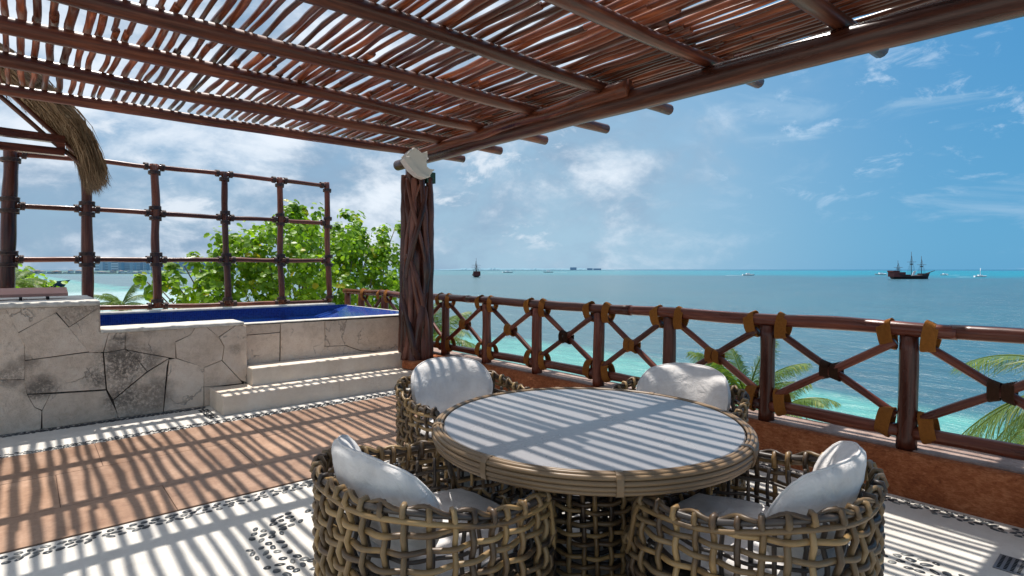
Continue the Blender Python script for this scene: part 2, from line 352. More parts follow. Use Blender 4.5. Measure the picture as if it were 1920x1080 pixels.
def f_sea(q, b, o):
    p = pos(q); x, y, z = q.xyz(p)
    dist = q.vm('LENGTH', q.scale(p, (1, 1, 0)))
    dirr = q.m('DIVIDE', q.vm('DOT_PRODUCT', p, tuple(RT)), q.m('MAXIMUM', dist, 1.0))   # heading
    ld = q.m('LOGARITHM', q.m('MAXIMUM', dist, 1.0), 10.0)
    wob = q.noise(q.scale(p, (0.004, 0.012, 1)), 1.0, 4)
    wob2 = q.noise(q.scale(p, (0.0011, 0.0004, 1), (0, 0, YAW)), 1.0, 4)
    mid = q.mix(q.sm(dirr, -0.4, 0.6), (0.085, 0.150, 0.160), (0.040, 0.102, 0.130))
    patch = q.sm(q.noise(q.scale(p, (0.012, 0.03, 1), (0, 0, YAW)), 1.0, 5, 0.6), 0.45, 0.62)
    mid = q.mix(q.m('MULTIPLY', patch, 0.35), mid, (0.030, 0.115, 0.145))
    # shallow sand belt by the beach
    near = q.m('ADD', q.m('ADD', x, q.m('MULTIPLY', y, 0.03)), q.m('MULTIPLY', q.m('SUBTRACT', q.noise(q.scale(p, (0.06, 0.035, 1)), 1.0, 5, 0.6), 0.5), 26.0))
    sh = q.sm(near, 48.0, 41.0)
    c = q.mix(sh, mid, (0.10, 0.31, 0.275))
    sh2 = q.sm(near, 38.0, 30.0)
    c = q.mix(sh2, c, (0.17, 0.33, 0.28))
    # bright sandbank to the north-west
    nb = q.m('MULTIPLY', q.sm(dirr, -0.40, -0.50), q.sm(dist, 285.0, 240.0))
    c = q.mix(nb, c, (0.38, 0.52, 0.49))
    # turquoise belt far out, darker blue line at the horizon
    wob3 = q.noise(q.scale(p, (0.0025, 0.012, 1), (0, 0, YAW)), 1.0, 6, 0.65)
    far = q.m('MULTIPLY', q.sm(q.m('ADD', ld, q.m('MULTIPLY', q.m('SUBTRACT', wob3, 0.5), 0.55)), 2.85, 3.02), q.sm(dirr, -0.35, 0.25, 0.45, 1.0))
    fine = q.m('ADD', q.m('MULTIPLY', q.noise(q.scale(p, (0.9, 0.35, 1), (0, 0, R(25))), 1.0, 5, 0.7), 0.5), q.m('MULTIPLY', q.noise(q.scale(p, (0.10, 0.035, 1), (0, 0, R(12))), 1.0, 6, 0.7), 0.5))
    c = q.mix(far, c, q.mix(q.sm(dirr, -0.1, 0.5), (0.045, 0.185, 0.20), (0.002, 0.18, 0.235)))
    c = q.mix(q.sm(ld, 3.55, 3.75), c, (0.012, 0.09, 0.16))
    c = q.mix(1.0, c, q.ramp(fine, [(0.36, (0.70, 0.74, 0.78)), (0.5, (1, 1, 1)), (0.66, (1.3, 1.24, 1.18))]), 'MULTIPLY')  # light and dark of the ripples painted into the water colour
    q.put(b.inputs['Base Color'], c)
    wv = q.noise(q.scale(p, (0.55, 0.22, 1), (0, 0, R(20))), 1.0, 6, 0.65, 0.4)
    w2 = q.noise(q.scale(p, (0.12, 0.05, 1), (0, 0, R(-12))), 1.0, 4, 0.6)
    bump(q, b, q.m('ADD', wv, w2), 0.9, 0.9)
SEA = mat('turquoise_sea_water', f_sea, 0.22, 0.22)

# ---------------------------------------------------------------- mesh helpers
class MB:
    def __init__(s): s.v = []; s.f = []; s.uv = []; s.mi = []; s.cur = 0
    def add(s, V, Fc, UV=None):
        o = len(s.v); s.v.extend([tuple(map(float, p)) for p in V])
        for i, fc in enumerate(Fc):
            s.f.append(tuple(o + j for j in fc)); s.mi.append(s.cur)
            if UV is None: s.uv.append([(V[j][0] + V[j][1] * 0.7, V[j][2] + V[j][1] * 0.7) for j in fc])
            else: s.uv.append(UV[i])
        return s
    def box(s, x0, x1, y0, y1, z0, z1):
        V = [(x, y, z) for z in (z0, z1) for y in (y0, y1) for x in (x0, x1)]
        Fc = [(0, 2, 3, 1), (4, 5, 7, 6), (0, 1, 5, 4), (2, 6, 7, 3), (0, 4, 6, 2), (1, 3, 7, 5)]
        ax_ = [(0, 1), (0, 1), (0, 2), (0, 2), (1, 2), (1, 2)]
        return s.add(V, Fc, [[(V[j][a], V[j][b]) for j in fc] for fc, (a, b) in zip(Fc, ax_)])
    def tube(s, P, r, n_=8, closed=False, caps=True, up=None):
        P = [Vector(p) for p in P]; m_ = len(P)
        r = r if hasattr(r, '__len__') else [r] * m_
        T = []
        for i in range(m_):
            a = P[(i - 1) % m_] if (closed or i > 0) else P[0]
            b = P[(i + 1) % m_] if (closed or i < m_ - 1) else P[-1]
            t = b - a; T.append(t.normalized() if t.length > 1e-9 else Vector((0, 0, 1)))
        ref = Vector(up) if up else (Vector((0, 0, 1)) if abs(T[0].z) < 0.9 else Vector((1, 0, 0)))
        nr = (ref - T[0] * ref.dot(T[0])).normalized()
        V = []; L = [0.0]
        for i in range(m_):
            if i: nr = (nr - T[i] * nr.dot(T[i])).normalized(); L.append(L[-1] + (P[i] - P[i - 1]).length)
            bn = T[i].cross(nr)
            for j in range(n_):
                a = 2 * math.pi * j / n_
                V.append(P[i] + (nr * math.cos(a) + bn * math.sin(a)) * r[i])
        Fc = []; UV = []; rr = sum(r) / len(r)
        for i in range(m_ if closed else m_ - 1):
            i2 = (i + 1) % m_; l2 = L[i2] if i2 else L[-1] + (P[0] - P[-1]).length
            for j in range(n_):
                j2 = (j + 1) % n_
                Fc.append((i * n_ + j, i * n_ + j2, i2 * n_ + j2, i2 * n_ + j))
                a, b = j / n_ * 6.28 * rr, (j + 1) / n_ * 6.28 * rr
                UV.append([(L[i], a), (L[i], b), (l2, b), (l2, a)])
        if caps and not closed:
            Fc.append(tuple(reversed(range(n_)))); UV.append([(0.0, 0.1 * j) for j in range(n_)])
            Fc.append(tuple((m_ - 1) * n_ + j for j in range(n_))); UV.append([(L[-1], 0.1 * j) for j in range(n_)])
        return s.add(V, Fc, UV)
    def prism(s, poly, y0, y1, frame=None):
        """polygon in (x,z) extruded from y0 (front) to y1; front ring slightly inset for a soft edge"""
        c = np.mean(np.array(poly), axis=0); m_ = len(poly)
        V = []
        for k, (y, ins) in enumerate(((y1, 0.0), (y0 + 0.003, 0.0), (y0, 0.0025))):
            for p in poly:
                dd = np.array(p) - c; L = np.linalg.norm(dd) + 1e-9; q = c + dd * max(0.0, 1 - ins / L)
                V.append((q[0], y, q[1]))
        Fc = []
        for k in (0, 1):
            for j in range(m_):
                j2 = (j + 1) % m_
                Fc.append((k * m_ + j, k * m_ + j2, (k + 1) * m_ + j2, (k + 1) * m_ + j))
        Fc.append(tuple(2 * m_ + j for j in range(m_)))
        return s.add(V, Fc)
    def mesh(s, name, mats, smooth=True, off=(0, 0, 0)):
        me = bpy.data.meshes.new(name)
        V = np.array(s.v, dtype=float) - np.array(off)
        me.from_pydata(V.tolist(), [], s.f)
        uvl = me.uv_layers.new(name='UVMap')
        flatuv = [c for f_ in s.uv for p in f_ for c in p]
        uvl.data.foreach_set('uv', flatuv)
        for m_ in (mats if isinstance(mats, (list, tuple)) else [mats]): me.materials.append(m_)
        me.polygons.foreach_set('material_index', s.mi)
        me.polygons.foreach_set('use_smooth', [smooth] * len(s.f))
        me.update()
        return me
def root(o):
    w = Vector((0, 0, 0))
    while o is not None: w += o.location; o = o.parent
    return w
def obj(name, mb, m_, parent=None, smooth=True, loc=None, local=False, **props):
    """mesh coordinates are world ones unless local=True"""
    base = root(parent) if parent is not None else Vector((0, 0, 0))
    l = Vector(loc) if loc is not None else Vector((0, 0, 0))
    me = mb if isinstance(mb, bpy.types.Mesh) else mb.mesh(name, m_, smooth, (0, 0, 0) if local else tuple(base + l))
    o = bpy.data.objects.new(name, me); COL.objects.link(o); o.parent = parent; o.location = l
    for a, b in props.items(): o[a] = b
    return o
def tag(o, label=None, cat=None, group=None, kind=None):
    for a, b in (('label', label), ('category', cat), ('group', group), ('kind', kind)):
        if b: o[a] = b
    return o
def thing(name, loc, label, cat, group=None, rz=0.0):
    o = bpy.data.objects.new(name, None); COL.objects.link(o); o.location = loc; o.rotation_euler = (0, 0, rz)
    o.empty_display_size = 0.2
    return tag(o, label, cat, group)
def struct(name, mb, m_, smooth=False): return tag(obj(name, mb, m_, smooth=smooth), kind='structure')
def wob(a, b, n_, amp, r0, r1=None, seed=0, knots=0.0, f=1.3):
    """a crooked log: points and radii from a to b"""
    a = Vector(a); b = Vector(b); r1 = r0 if r1 is None else r1; P = []; Rr = []; L = (b - a).length
    t = (b - a).normalized(); s1 = t.cross(Vector((0.3, 0.2, 1)) if abs(t.z) < .9 else Vector((1, 0.1, 0))).normalized(); s2 = t.cross(s1)
    e0 = noise.noise(Vector((seed * 3.1, 0.5, 0))), noise.noise(Vector((seed * 3.1, 9.5, 0)))
    for i in range(n_):
        k_ = i / (n_ - 1); q = k_ * L * f
        o1 = noise.noise(Vector((seed * 3.1, 0.5, q))); o2 = noise.noise(Vector((seed * 3.1, 9.5, q)))
        w = min(1, 4 * k_, 4 * (1 - k_)) * 0.6 + 0.4
        P.append(a.lerp(b, k_) + s1 * o1 * amp * 2 * w + s2 * o2 * amp * 2 * w)
        rr = r0 + (r1 - r0) * k_
        rr *= 1 + 0.16 * noise.noise(Vector((seed * 5.7, q * 2.3, 4))) + knots * max(0, noise.noise(Vector((seed, 3, q * 5))) - 0.25)
        Rr.append(rr)
    return P, Rr
def log(name, a, b, r0, r1=None, parent=None, m_=None, n_=14, sides=9, amp=0.012, seed=None, **k):
    seed = rnd.random() * 100 if seed is None else seed
    P, Rr = wob(a, b, n_, amp, r0, r1, seed, **k)
    return obj(name, MB().tube(P, Rr, sides), m_ or WOOD, parent)
def coil(mb, c, axis, d1, e1, d2, e2, width, turns, r, taper=0.0, pw=2.6, sides=5, per=14, egg=0.0):
    """rope wound round something: loops in the d1/d2 plane, advancing along axis"""
    c = Vector(c); axis = Vector(axis).normalized(); d1 = Vector(d1).normalized(); d2 = Vector(d2).normalized(); P = []
    for i in range(turns * per + 1):
        a = 2 * math.pi * i / per; k_ = i / (turns * per)
        ca, sa = math.cos(a), math.sin(a)
        x = math.copysign(abs(ca) ** (2 / pw), ca); y = math.copysign(abs(sa) ** (2 / pw), sa)
        s_ = 1 + taper * (k_ - 0.5) + 0.03 * noise.noise(Vector((c.x * 9, c.y * 7, i * .31)))
        P.append(c + axis * width * (k_ - 0.5) + d1 * x * e1 * s_ + d2 * y * e2 * (1 + egg * x))
    return mb.tube(P, r, sides)

# ================================================================= SETTING
XW, YW = 4.35, 6.87          # inner face of the railing wall, face of the stone wall
SEAZ = -7.0
mb = MB(); mb.add([(-40000, -40000, SEAZ), (50000, -40000, SEAZ), (50000, 50000, SEAZ), (-40000, 50000, SEAZ)], [(0, 1, 2, 3)])
struct('sea', mb, SEA)
# sand ground below the terrace
mb = MB(); V = []; nx, ny = 24, 40
for j in range(ny + 1):
    for i in range(nx + 1):
        y = -60 + 190 * j / ny; x = -60 + 86 * i / nx + (2.5 * noise.noise(Vector((y * .07, 2, 0))) if i == nx else 0)
        z = SEAZ + 0.8 - 1.1 * max(0, (x - 14) / 12) + 0.15 * noise.noise(Vector((x * .2, y * .2, 1)))
        z -= 1.2 * max(0, (y - 95) / 35)
        V.append((x, y, z))
mb.add(V, [(j * (nx + 1) + i, j * (nx + 1) + i + 1, (j + 1) * (nx + 1) + i + 1, (j + 1) * (nx + 1) + i) for j in range(ny) for i in range(nx)])
struct('beach_ground', mb, SAND, True)
# terrace building body under the floor
mb = MB(); mb.box(-9, 4.72, -6, 9.98, SEAZ - 0.2, -0.06)
struct('terrace_base', mb, PLASTER)
mb = MB(); mb.box(-9, 4.70, -6, 9.96, -0.06, 0.0)
floor = struct('floor', mb, CREAM)
# terracotta field: recessed bed and slabs as single pieces
TX0, TX1, TY0, TY1 = -4.0, 3.75, 3.98, 5.98
obj('slab_bed', MB().box(TX0, TX1, TY0, TY1, 0.0, 0.004), GROUT, floor, smooth=False)
ys = [3.98, 4.50, 5.24, 5.98]
for r_ in range(3):
    x = TX0 - (0.0, 0.55, 0.25)[r_]
    x = TX0
    first = True
    while x < TX1 - 0.05:
        w = 1.17 if not first else (1.17, 0.62, 0.90)[r_]
        first = False
        x2 = min(x + w, TX1)
        g = 0.0022
        V = []
        zt = 0.010 + rnd.uniform(-0.0008, 0.0008)
        mb = MB().box(x + g, x2 - g, ys[r_] + g, ys[r_ + 1] - g, 0.0041, zt)
        obj('floor_slab', mb, TERRA, floor, smooth=False)
        x = x2
# pebble inlays -------------------------------------------------------
pebs = []   # (x, y, a, rx, ry)
def line_pebs(P, width, rows, step=0.047, dens=0.93, big=1.0):
    P = [Vector((p[0], p[1], 0)) for p in P]
    seg = 0; acc = []
    for a, b in zip(P[:-1], P[1:]):
        L = (b - a).length; t = (b - a).normalized(); nr = Vector((-t.y, t.x, 0)); m_ = max(1, int(L / step))
        for i in range(m_):
            for r2 in range(rows):
                if rnd.random() > dens: continue
                c = a + t * ((i + 0.5 * (r2 % 2) + rnd.uniform(-.18, .18)) * step) + nr * ((r2 + 0.5) / rows - 0.5) * width
                c += nr * rnd.uniform(-.004, .004)
                ang = math.atan2(t.y, t.x) + rnd.uniform(-.9, .9)
                pebs.append((c.x, c.y, ang, rnd.uniform(.016, .0275) * big, rnd.uniform(.0105, .0175) * big))
line_pebs([(4.25, -0.6), (4.25, 6.2)], 0.125, 4, 0.055)
line_pebs([(-0.9, 6.80), (1.46, 6.80)], 0.085, 4, 0.042, 0.95, 0.9)
line_pebs([(-0.9, 6.055), (3.8, 6.10)], 0.125, 4, 0.052)
line_pebs([(1.40, 6.25), (1.40, 6.75)], 0.10, 3, 0.044)
line_pebs([(-0.9, 3.885), (3.95, 3.90)], 0.125, 3, 0.056, .95, 1.1)
lobe = [(1.75, 3.30), (1.45, 3.42), (1.22, 3.43), (1.04, 3.37), (0.95, 3.18), (0.955, 2.95), (1.05, 2.74), (1.20, 2.58), (1.36, 2.40), (1.46, 2.15)]
cc = Vector((2.18, 1.96))
for q_ in range(4):
    rot = Matrix.Rotation(math.pi / 2 * q_, 2)
    pts = [tuple(cc + rot @ (Vector(p) - cc)) for p in lobe]
    line_pebs(pts, 0.20, 4, 0.062, 0.9, 1.15)
def peb_mesh(mb, x, y, ang, rx, ry, z0=0.0005, hh=0.0055):
    m_ = 8; V = []; Fc = []; ca, sa = math.cos(ang), math.sin(ang); jit = [rnd.uniform(.85, 1.12) for _ in range(m_)]
    for s_, z in ((1.0, z0), (0.92, z0 + hh * 0.65)):
        for j in range(m_):
            t = 2 * math.pi * j / m_; a, b = rx * s_ * jit[j] * math.cos(t), ry * s_ * jit[j] * math.sin(t)
            V.append((x + a * ca - b * sa, y + a * sa + b * ca, z))
    V.append((x, y, z0 + hh))
    for j in range(m_):
        j2 = (j + 1) % m_; Fc.append((j, j2, m_ + j2, m_ + j)); Fc.append((m_ + j, m_ + j2, 2 * m_))
    mb.add(V, Fc)
def vis(p):
    dd = np.array([p[0], p[1], 0]) - EYE; w = dd @ FW
    if w < 0.3: return 1e9
    u, v = 960 + F * dd @ RT / w, 540 - F * dd @ UP / w
    inside = -10 < u < 1930 and v < 1090 and not (600 < u < 1660 and v > 780)
    return w if inside else 1e6 + w
pebs.sort(key=vis)
for p in pebs[:298]:
    mb = MB(); peb_mesh(mb, 0, 0, *p[2:])
    obj('pebble', mb, PEB, floor, loc=(p[0], p[1], 0), local=True)
mb = MB()
for p in pebs[298:]: peb_mesh(mb, *p)
obj('pebble_inlay', mb, PEB, floor, kind='stuff')
# ================================================================= STONE WALL with plunge pool
def w3(X, Y):  # point of the wall face
    p = at(X, Y, y=YW); return (float(p[0]), float(p[2]))
def Z3(L): return [w3(X / 4, 530 + Y / 4) for X, Y in L]
YR = 6.985   # the wall beyond the steps stands a little further back
def Z4(L): return [(float(at(380 + X / 4, 540 + Y / 4, y=YR)[0]), float(at(380 + X / 4, 540 + Y / 4, y=YR)[2])) for X, Y in L]
wall = thing('stone_wall', (1.8, 7.0, 0), 'cream limestone flagstone wall of the raised pool with black weather stains', 'wall')
HI, MIDZ, LOZ = 1.19, 0.905, 0.872
XL, XM, XR = 0.53, 1.865, 4.30
core = MB(); core.box(-7, XL, YW + 0.02, 8.5, 0, HI - 0.045); core.box(XL, XM, YW + 0.02, 7.13, 0, MIDZ - 0.0405)
core.box(XM - .05, XR, YR + 0.02, 7.105, 0, LOZ - 0.01)
obj('mortar_core', core, MORT, wall, smooth=False)
def rough_slab(x0, x1, y0, y1, z0, z1, nx=30, amp=0.006):
    """coping with a chipped front edge"""
    m2 = MB(); V = []
    for i in range(nx + 1):
        x = x0 + (x1 - x0) * i / nx; e = amp * (noise.noise(Vector((x * 9, y0, 1))) + 0.6 * noise.noise(Vector((x * 30, y0, 3))))
        ez = amp * 0.8 * noise.noise(Vector((x * 12, 5, y0)))
        V += [(x, y0 + e, z0), (x, y0 + e, z1 - 0.008 + ez), (x, y0 + 0.010 + e, z1 + ez), (x, y1, z1 + ez * .5), (x, y1, z0)]
    Fc = []
    for i in range(nx):
        for j in range(4):
            a = i * 5 + j; Fc.append((a, a + 5, a + 6, a + 1))
        Fc.append((i * 5 + 4, i * 5 + 9, i * 5 + 5, i * 5))
    Fc.append((0, 1, 2, 3, 4)); Fc.append(tuple(nx * 5 + j for j in (4, 3, 2, 1, 0)))
    return m2.add(V, Fc)
obj('coping', rough_slab(-7, XL + 0.012, YW - 0.012, 8.5, HI - 0.045, HI, 160), COPE, wall)
obj('coping', rough_slab(XL + 0.014, XM, YW - 0.012, 7.30, MIDZ - 0.04, MIDZ), COPE, wall)
obj('coping', rough_slab(XM - .03, XR, YR - 0.004, 7.11, LOZ - 0.014, LOZ, 60, 0.004), COPE, wall)
stones = [
 (Z3([(0,155),(38,158),(62,230),(0,228)]), 0), (Z3([(45,158),(456,148),(420,223),(342,262),(140,370),(68,228)]), 0),
 (Z3([(464,148),(738,142),(738,186),(520,328),(430,222)]), 1), (Z3([(738,194),(738,372),(808,378),(772,516),(672,520),(522,338)]), 0),
 (Z3([(345,268),(418,232),(516,342),(660,514),(250,570),(182,455),(142,380)]), 0),
 (Z3([(-1200,160),(-10,160),(-10,234),(62,236),(134,378),(176,458),(182,578),(182,722),(-1200,740)]), 0),
 (Z3([(184,466),(243,572),(190,578)]), 0), (Z3([(190,590),(250,580),(660,526),(766,530),(788,796),(208,832),(190,738)]), 1),
 (Z3([(-1200,748),(182,732),(198,838),(254,936),(308,962),(306,1120),(-1200,1480)]), 0),
 (Z3([(212,842),(372,838),(315,952),(262,930)]), 0), (Z3([(382,838),(792,812),(880,990),(880,1015),(320,1110),(322,962)]), 0),
 (Z3([(816,378),(936,372),(932,496),(782,520)]), 0), (Z3([(782,530),(935,505),(998,540),(1096,666),(850,872),(806,798)]), 1),
 (Z3([(962,510),(1262,566),(1104,660),(1008,542)]), 1), (Z3([(1262,576),(1246,640),(1222,975),(890,1012),(856,880),(1106,676)]), 1),
 (Z3([(944,372),(1456,335),(1424,392),(1312,440),(1314,566),(1100,528),(944,498)]), 0),
 (Z3([(1464,334),(1550,328),(1636,408),(1676,480),(1662,578),(1528,632),(1328,564),(1320,448),(1432,394)]), 0),
 (Z3([(1560,327),(1758,312),(1640,402)]), 0),
 (Z3([(1768,316),(1845,322),(1848,600),(1848,742),(1808,730),(1672,582),(1686,480),(1646,410)]), 0),
 (Z3([(1272,580),(1322,572),(1526,638),(1526,930),(1228,965)]), 0), (Z3([(1534,640),(1662,588),(1796,728),(1812,752),(1600,775),(1534,778)]), 0),
 (Z3([(1534,784),(1850,770),(1850,900),(1532,925)]), 0),
 (Z4([(312,282),(580,268),(574,330),(330,350)]), 0), (Z4([(330,358),(576,338),(572,560),(330,590)]), 0),
 (Z4([(588,268),(912,250),(912,428),(862,540),(586,560)]), 0), (Z4([(920,250),(1560,212),(1560,480),(1190,466),(1080,430),(920,434)]), 0),
 (Z4([(912,440),(1078,436),(1186,474),(1560,488),(1560,520),(870,540)]), 0)]
for poly, stn in stones:
    ctr = np.mean(np.array(poly), axis=0); q = []
    for p in poly:
        p = np.array(p); dd = ctr - p; L = np.linalg.norm(dd) + 1e-6
        if p[1] > 0.03: p = p - dd / L * 0.0045
        zmax = (HI - 0.047) if p[0] < XL + .02 else ((MIDZ - 0.042) if p[0] < XM - 0.005 else LOZ - 0.016)
        q.append((float(p[0]), float(min(max(p[1], 0.004), zmax))))
    # subdivide and jitter the outline a little
    out = []
    for i in range(len(q)):
        a, b = q[i], q[(i + 1) % len(q)]; L = math.dist(a, b); m_ = max(1, int(L / 0.09))
        for j in range(m_):
            t = j / m_; jx = 0.0025 * noise.noise(Vector((a[0] * 9 + t * 7, a[1] * 9, 1))) if j else 0
            out.append((a[0] + (b[0] - a[0]) * t + jx, a[1] + (b[1] - a[1]) * t + jx))
    stick = rnd.uniform(-0.003, 0.003)
    yf = YR if ctr[0] > XM else YW
    obj('flagstone', MB().prism(out, yf - 0.006 + stick, yf + 0.021), LIME, wall, smooth=False)
# end return of the high block over the pool and end return by the step
obj('end_stone', MB().box(XM - .03, XM + .012, YW + .0225, YR - .0045, 0.01, MIDZ - .042), LIME, wall, smooth=False)
obj('end_stone', MB().box(XL - 0.01, XL + 0.012, YW + 0.002, 8.49, 0.5, HI - 0.047), LIME, wall, smooth=False)

pool = thing('plunge_pool', (2.4, 8.2, 0), 'raised plunge pool lined in cobalt blue mosaic behind the stone wall', 'pool')
PY0, PY1, PX0, PX1 = 7.10, 9.42, XL + 0.012, 4.26
def quad(V, du=None):
    V = [Vector(v) for v in V]; e1 = (V[1] - V[0]).normalized(); nn = e1.cross(V[3] - V[0]).normalized(); e2 = nn.cross(e1)
    return MB().add(V, [(0, 1, 2, 3)], [[((v - V[0]).dot(e1), (v - V[0]).dot(e2)) for v in V]])
def panel(name, V, m_, th):
    """a quad with thickness th behind it"""
    q = quad(V); P = [Vector(v) for v in V]; nn = (P[1] - P[0]).cross(P[3] - P[0]).normalized() * th
    B = [p - nn for p in P]
    q.add([*P, *B], [(4, 7, 6, 5), (0, 4, 5, 1), (1, 5, 6, 2), (2, 6, 7, 3), (3, 7, 4, 0)])
    return obj(name, q, m_, pool, smooth=False)
WZ = 0.72
panel('tiled_wall', [(PX0, PY1, 0.05), (PX1, PY1, 0.05), (PX1, PY1, 0.885), (PX0, PY1, 0.885)], BLUE, 0.008)
panel('tiled_wall', [(PX0 + .002, PY1, 0.05), (PX0 + .002, PY1, .885), (PX0 + .002, 7.31, .885), (PX0 + .002, 7.31, 0.05)][::-1], BLUE, 0.01)
panel('tiled_ledge', [(3.38, 7.112, WZ - 0.03), (PX1, 7.112, 0.868), (PX1, PY1 - .002, 0.872), (3.55, PY1 - .002, WZ - 0.03)], BLUE, 0.05)
panel('tiled_floor', [(PX0, 7.12, 0.06), (PX1, 7.12, 0.06), (PX1, PY1, 0.06), (PX0, PY1, 0.06)], BLUE, 0.02)
mb = MB(); V = []; nx = 24
obj('water', MB().box(PX0 + .02, 3.62, 7.135, PY1 - .003, WZ - 0.02, WZ), POOLW, pool, smooth=False)
m2 = rough_slab(PX0, 4.05, PY1 + .010, PY1 + 0.20, 0.84, 0.915, 50, 0.006)
obj('coping', m2, COPE, pool)
obj('coping', MB().box(PX1 + .002, PX1 + 0.06, 7.112, PY1 + .2, 0.3, 0.868), COPE, pool, smooth=False)
mb = MB().box(PX0, PX1, PY1 + .011, PY1 + .14, 0.0, .8395)
obj('outer_wall', mb, PLASTER, pool, smooth=False)

# steps
steps = thing('stone_steps', (2.8, 6.5, 0), 'two cream stone steps rising to the pool wall, striped by shade', 'steps')
def soft_box(x0, x1, y0, y1, z0, z1, c=0.012):
    m2 = MB()
    ring = lambda z, i: [(x0 + i, y0 + i, z), (x1 - i, y0 + i, z), (x1 - i, y1 - i, z), (x0 + i, y1 - i, z)]
    V = ring(z0, 0) + ring(z1 - c, 0) + ring(z1 - c * .3, c * .3) + ring(z1, c)
    Fc = []
    for k_ in range(3):
        for j in range(4):
            j2 = (j + 1) % 4; Fc.append((k_ * 4 + j, k_ * 4 + j2, k_ * 4 + 4 + j2, k_ * 4 + 4 + j))
    Fc.append((12, 13, 14, 15)); return m2.add(V, Fc)
xs = [1.5, 2.75, 4.02]
for a, b in zip(xs[:-1], xs[1:]): obj('lower_step', soft_box(a, b - 0.0015, 6.30, (YW if a < 1.6 else YW) - 0.012, 0.002, 0.198), STEP, steps, smooth=False)
xs = [1.89, 2.9, 3.90]
for a, b in zip(xs[:-1], xs[1:]): obj('upper_step', soft_box(a, b - 0.0015, 6.66, YR - 0.012, 0.199, 0.393), STEP, steps, smooth=False)

# low terracotta wall that carries the railing, with rounded plinth under the trunk
lw = thing('low_wall', (4.5, 4, 0), 'low rough terracotta stucco wall carrying the log railing', 'wall')
mb = MB(); V = []; ny = 120
prof = [(4.352, 0.0), (4.350, 0.10), (4.350, 0.235), (4.356, 0.275), (4.372, 0.292), (4.40, 0.298)]
for j in range(ny + 1):
    y = -2.0 + 11.9 * j / ny
    for (x, z) in prof:
        e = 0.006 * noise.noise(Vector((y * 3, z * 6, 2))) + 0.002 * noise.noise(Vector((y * 30, z * 30, 2)))
        V.append((x + e, y, z))
m_ = len(prof)
mb.add(V, [(j * m_ + i, j * m_ + i + 1, (j + 1) * m_ + i + 1, (j + 1) * m_ + i) for j in range(ny) for i in range(m_ - 1)])
mb.box(4.40, 4.70, -2.0, 9.9, 0.0, 0.292)
obj('wall_body', mb, STUC, lw)
obj('cap', soft_box(4.43, 4.715, -2.0, 9.92, 0.2925, 0.303, 0.004), CAP, lw, smooth=False)
mb = MB(); P = []
for i in range(15):
    a = math.pi * (0.5 + i / 14 * 1.0)
    P.append((4.06 + 0.36 * math.cos(a), 6.47 + 0.27 * math.sin(a)))
P = [(4.348, 6.74)] + P + [(4.20, 6.10), (4.348, 5.75)]
V = [(x, y, z) for z in (0.21, 0.29) for x, y in P] + [(4.1 + (x - 4.1) * .96, 6.4 + (y - 6.4) * .96, 0.302) for x, y in P]
m_ = len(P); Fc = []
for k_ in (0, 1):
    for j in range(m_):
        j2 = (j + 1) % m_; Fc.append((k_ * m_ + j, k_ * m_ + j2, k_ * m_ + m_ + j2, k_ * m_ + m_ + j))
Fc.append(tuple(2 * m_ + j for j in range(m_))); Fc.append(tuple(reversed(range(m_))))
mb.add(V, Fc); obj('plinth', mb, STUC, lw, smooth=False)
obj('plinth_base', MB().box(3.93, 4.348, 6.0, 6.74, 0.0, 0.2098), STUC, lw, smooth=False)

# ================================================================= RAILING
rail = thing('log_railing', (4.46, 4, 0.3), 'dark varnished log railing with crossed braces and orange rope lashings', 'railing')
RX = 4.47; ZT, ZB = 1.10, 0.415
posts = [-1.75, -0.78, 0.17, 1.14, 2.09, 3.00, 3.84, 4.77, 5.72, 6.66, 7.55, 8.45, 9.30, 9.86]
for i, y in enumerate(posts):
    log('post', (RX, y, 0.296), (RX + .004, y, ZT - 0.045), 0.062, 0.056, rail, RWOOD, 10, 12, 0.004)
cuts = [-1.9, 0.9, 3.45, 6.1, 9.95]
for a, b in zip(cuts[:-1], cuts[1:]):
    log('top_rail', (RX, a - .02, ZT), (RX, b + .02, ZT + (.0)), 0.050, 0.047, rail, RWOOD, 26, 12, 0.010)
for a, b in zip(posts[:-1], posts[1:]):
    log('bottom_rail', (RX, a + .04, ZB), (RX, b - .04, ZB), 0.047, 0.045, rail, RWOOD, 12, 11, 0.008)
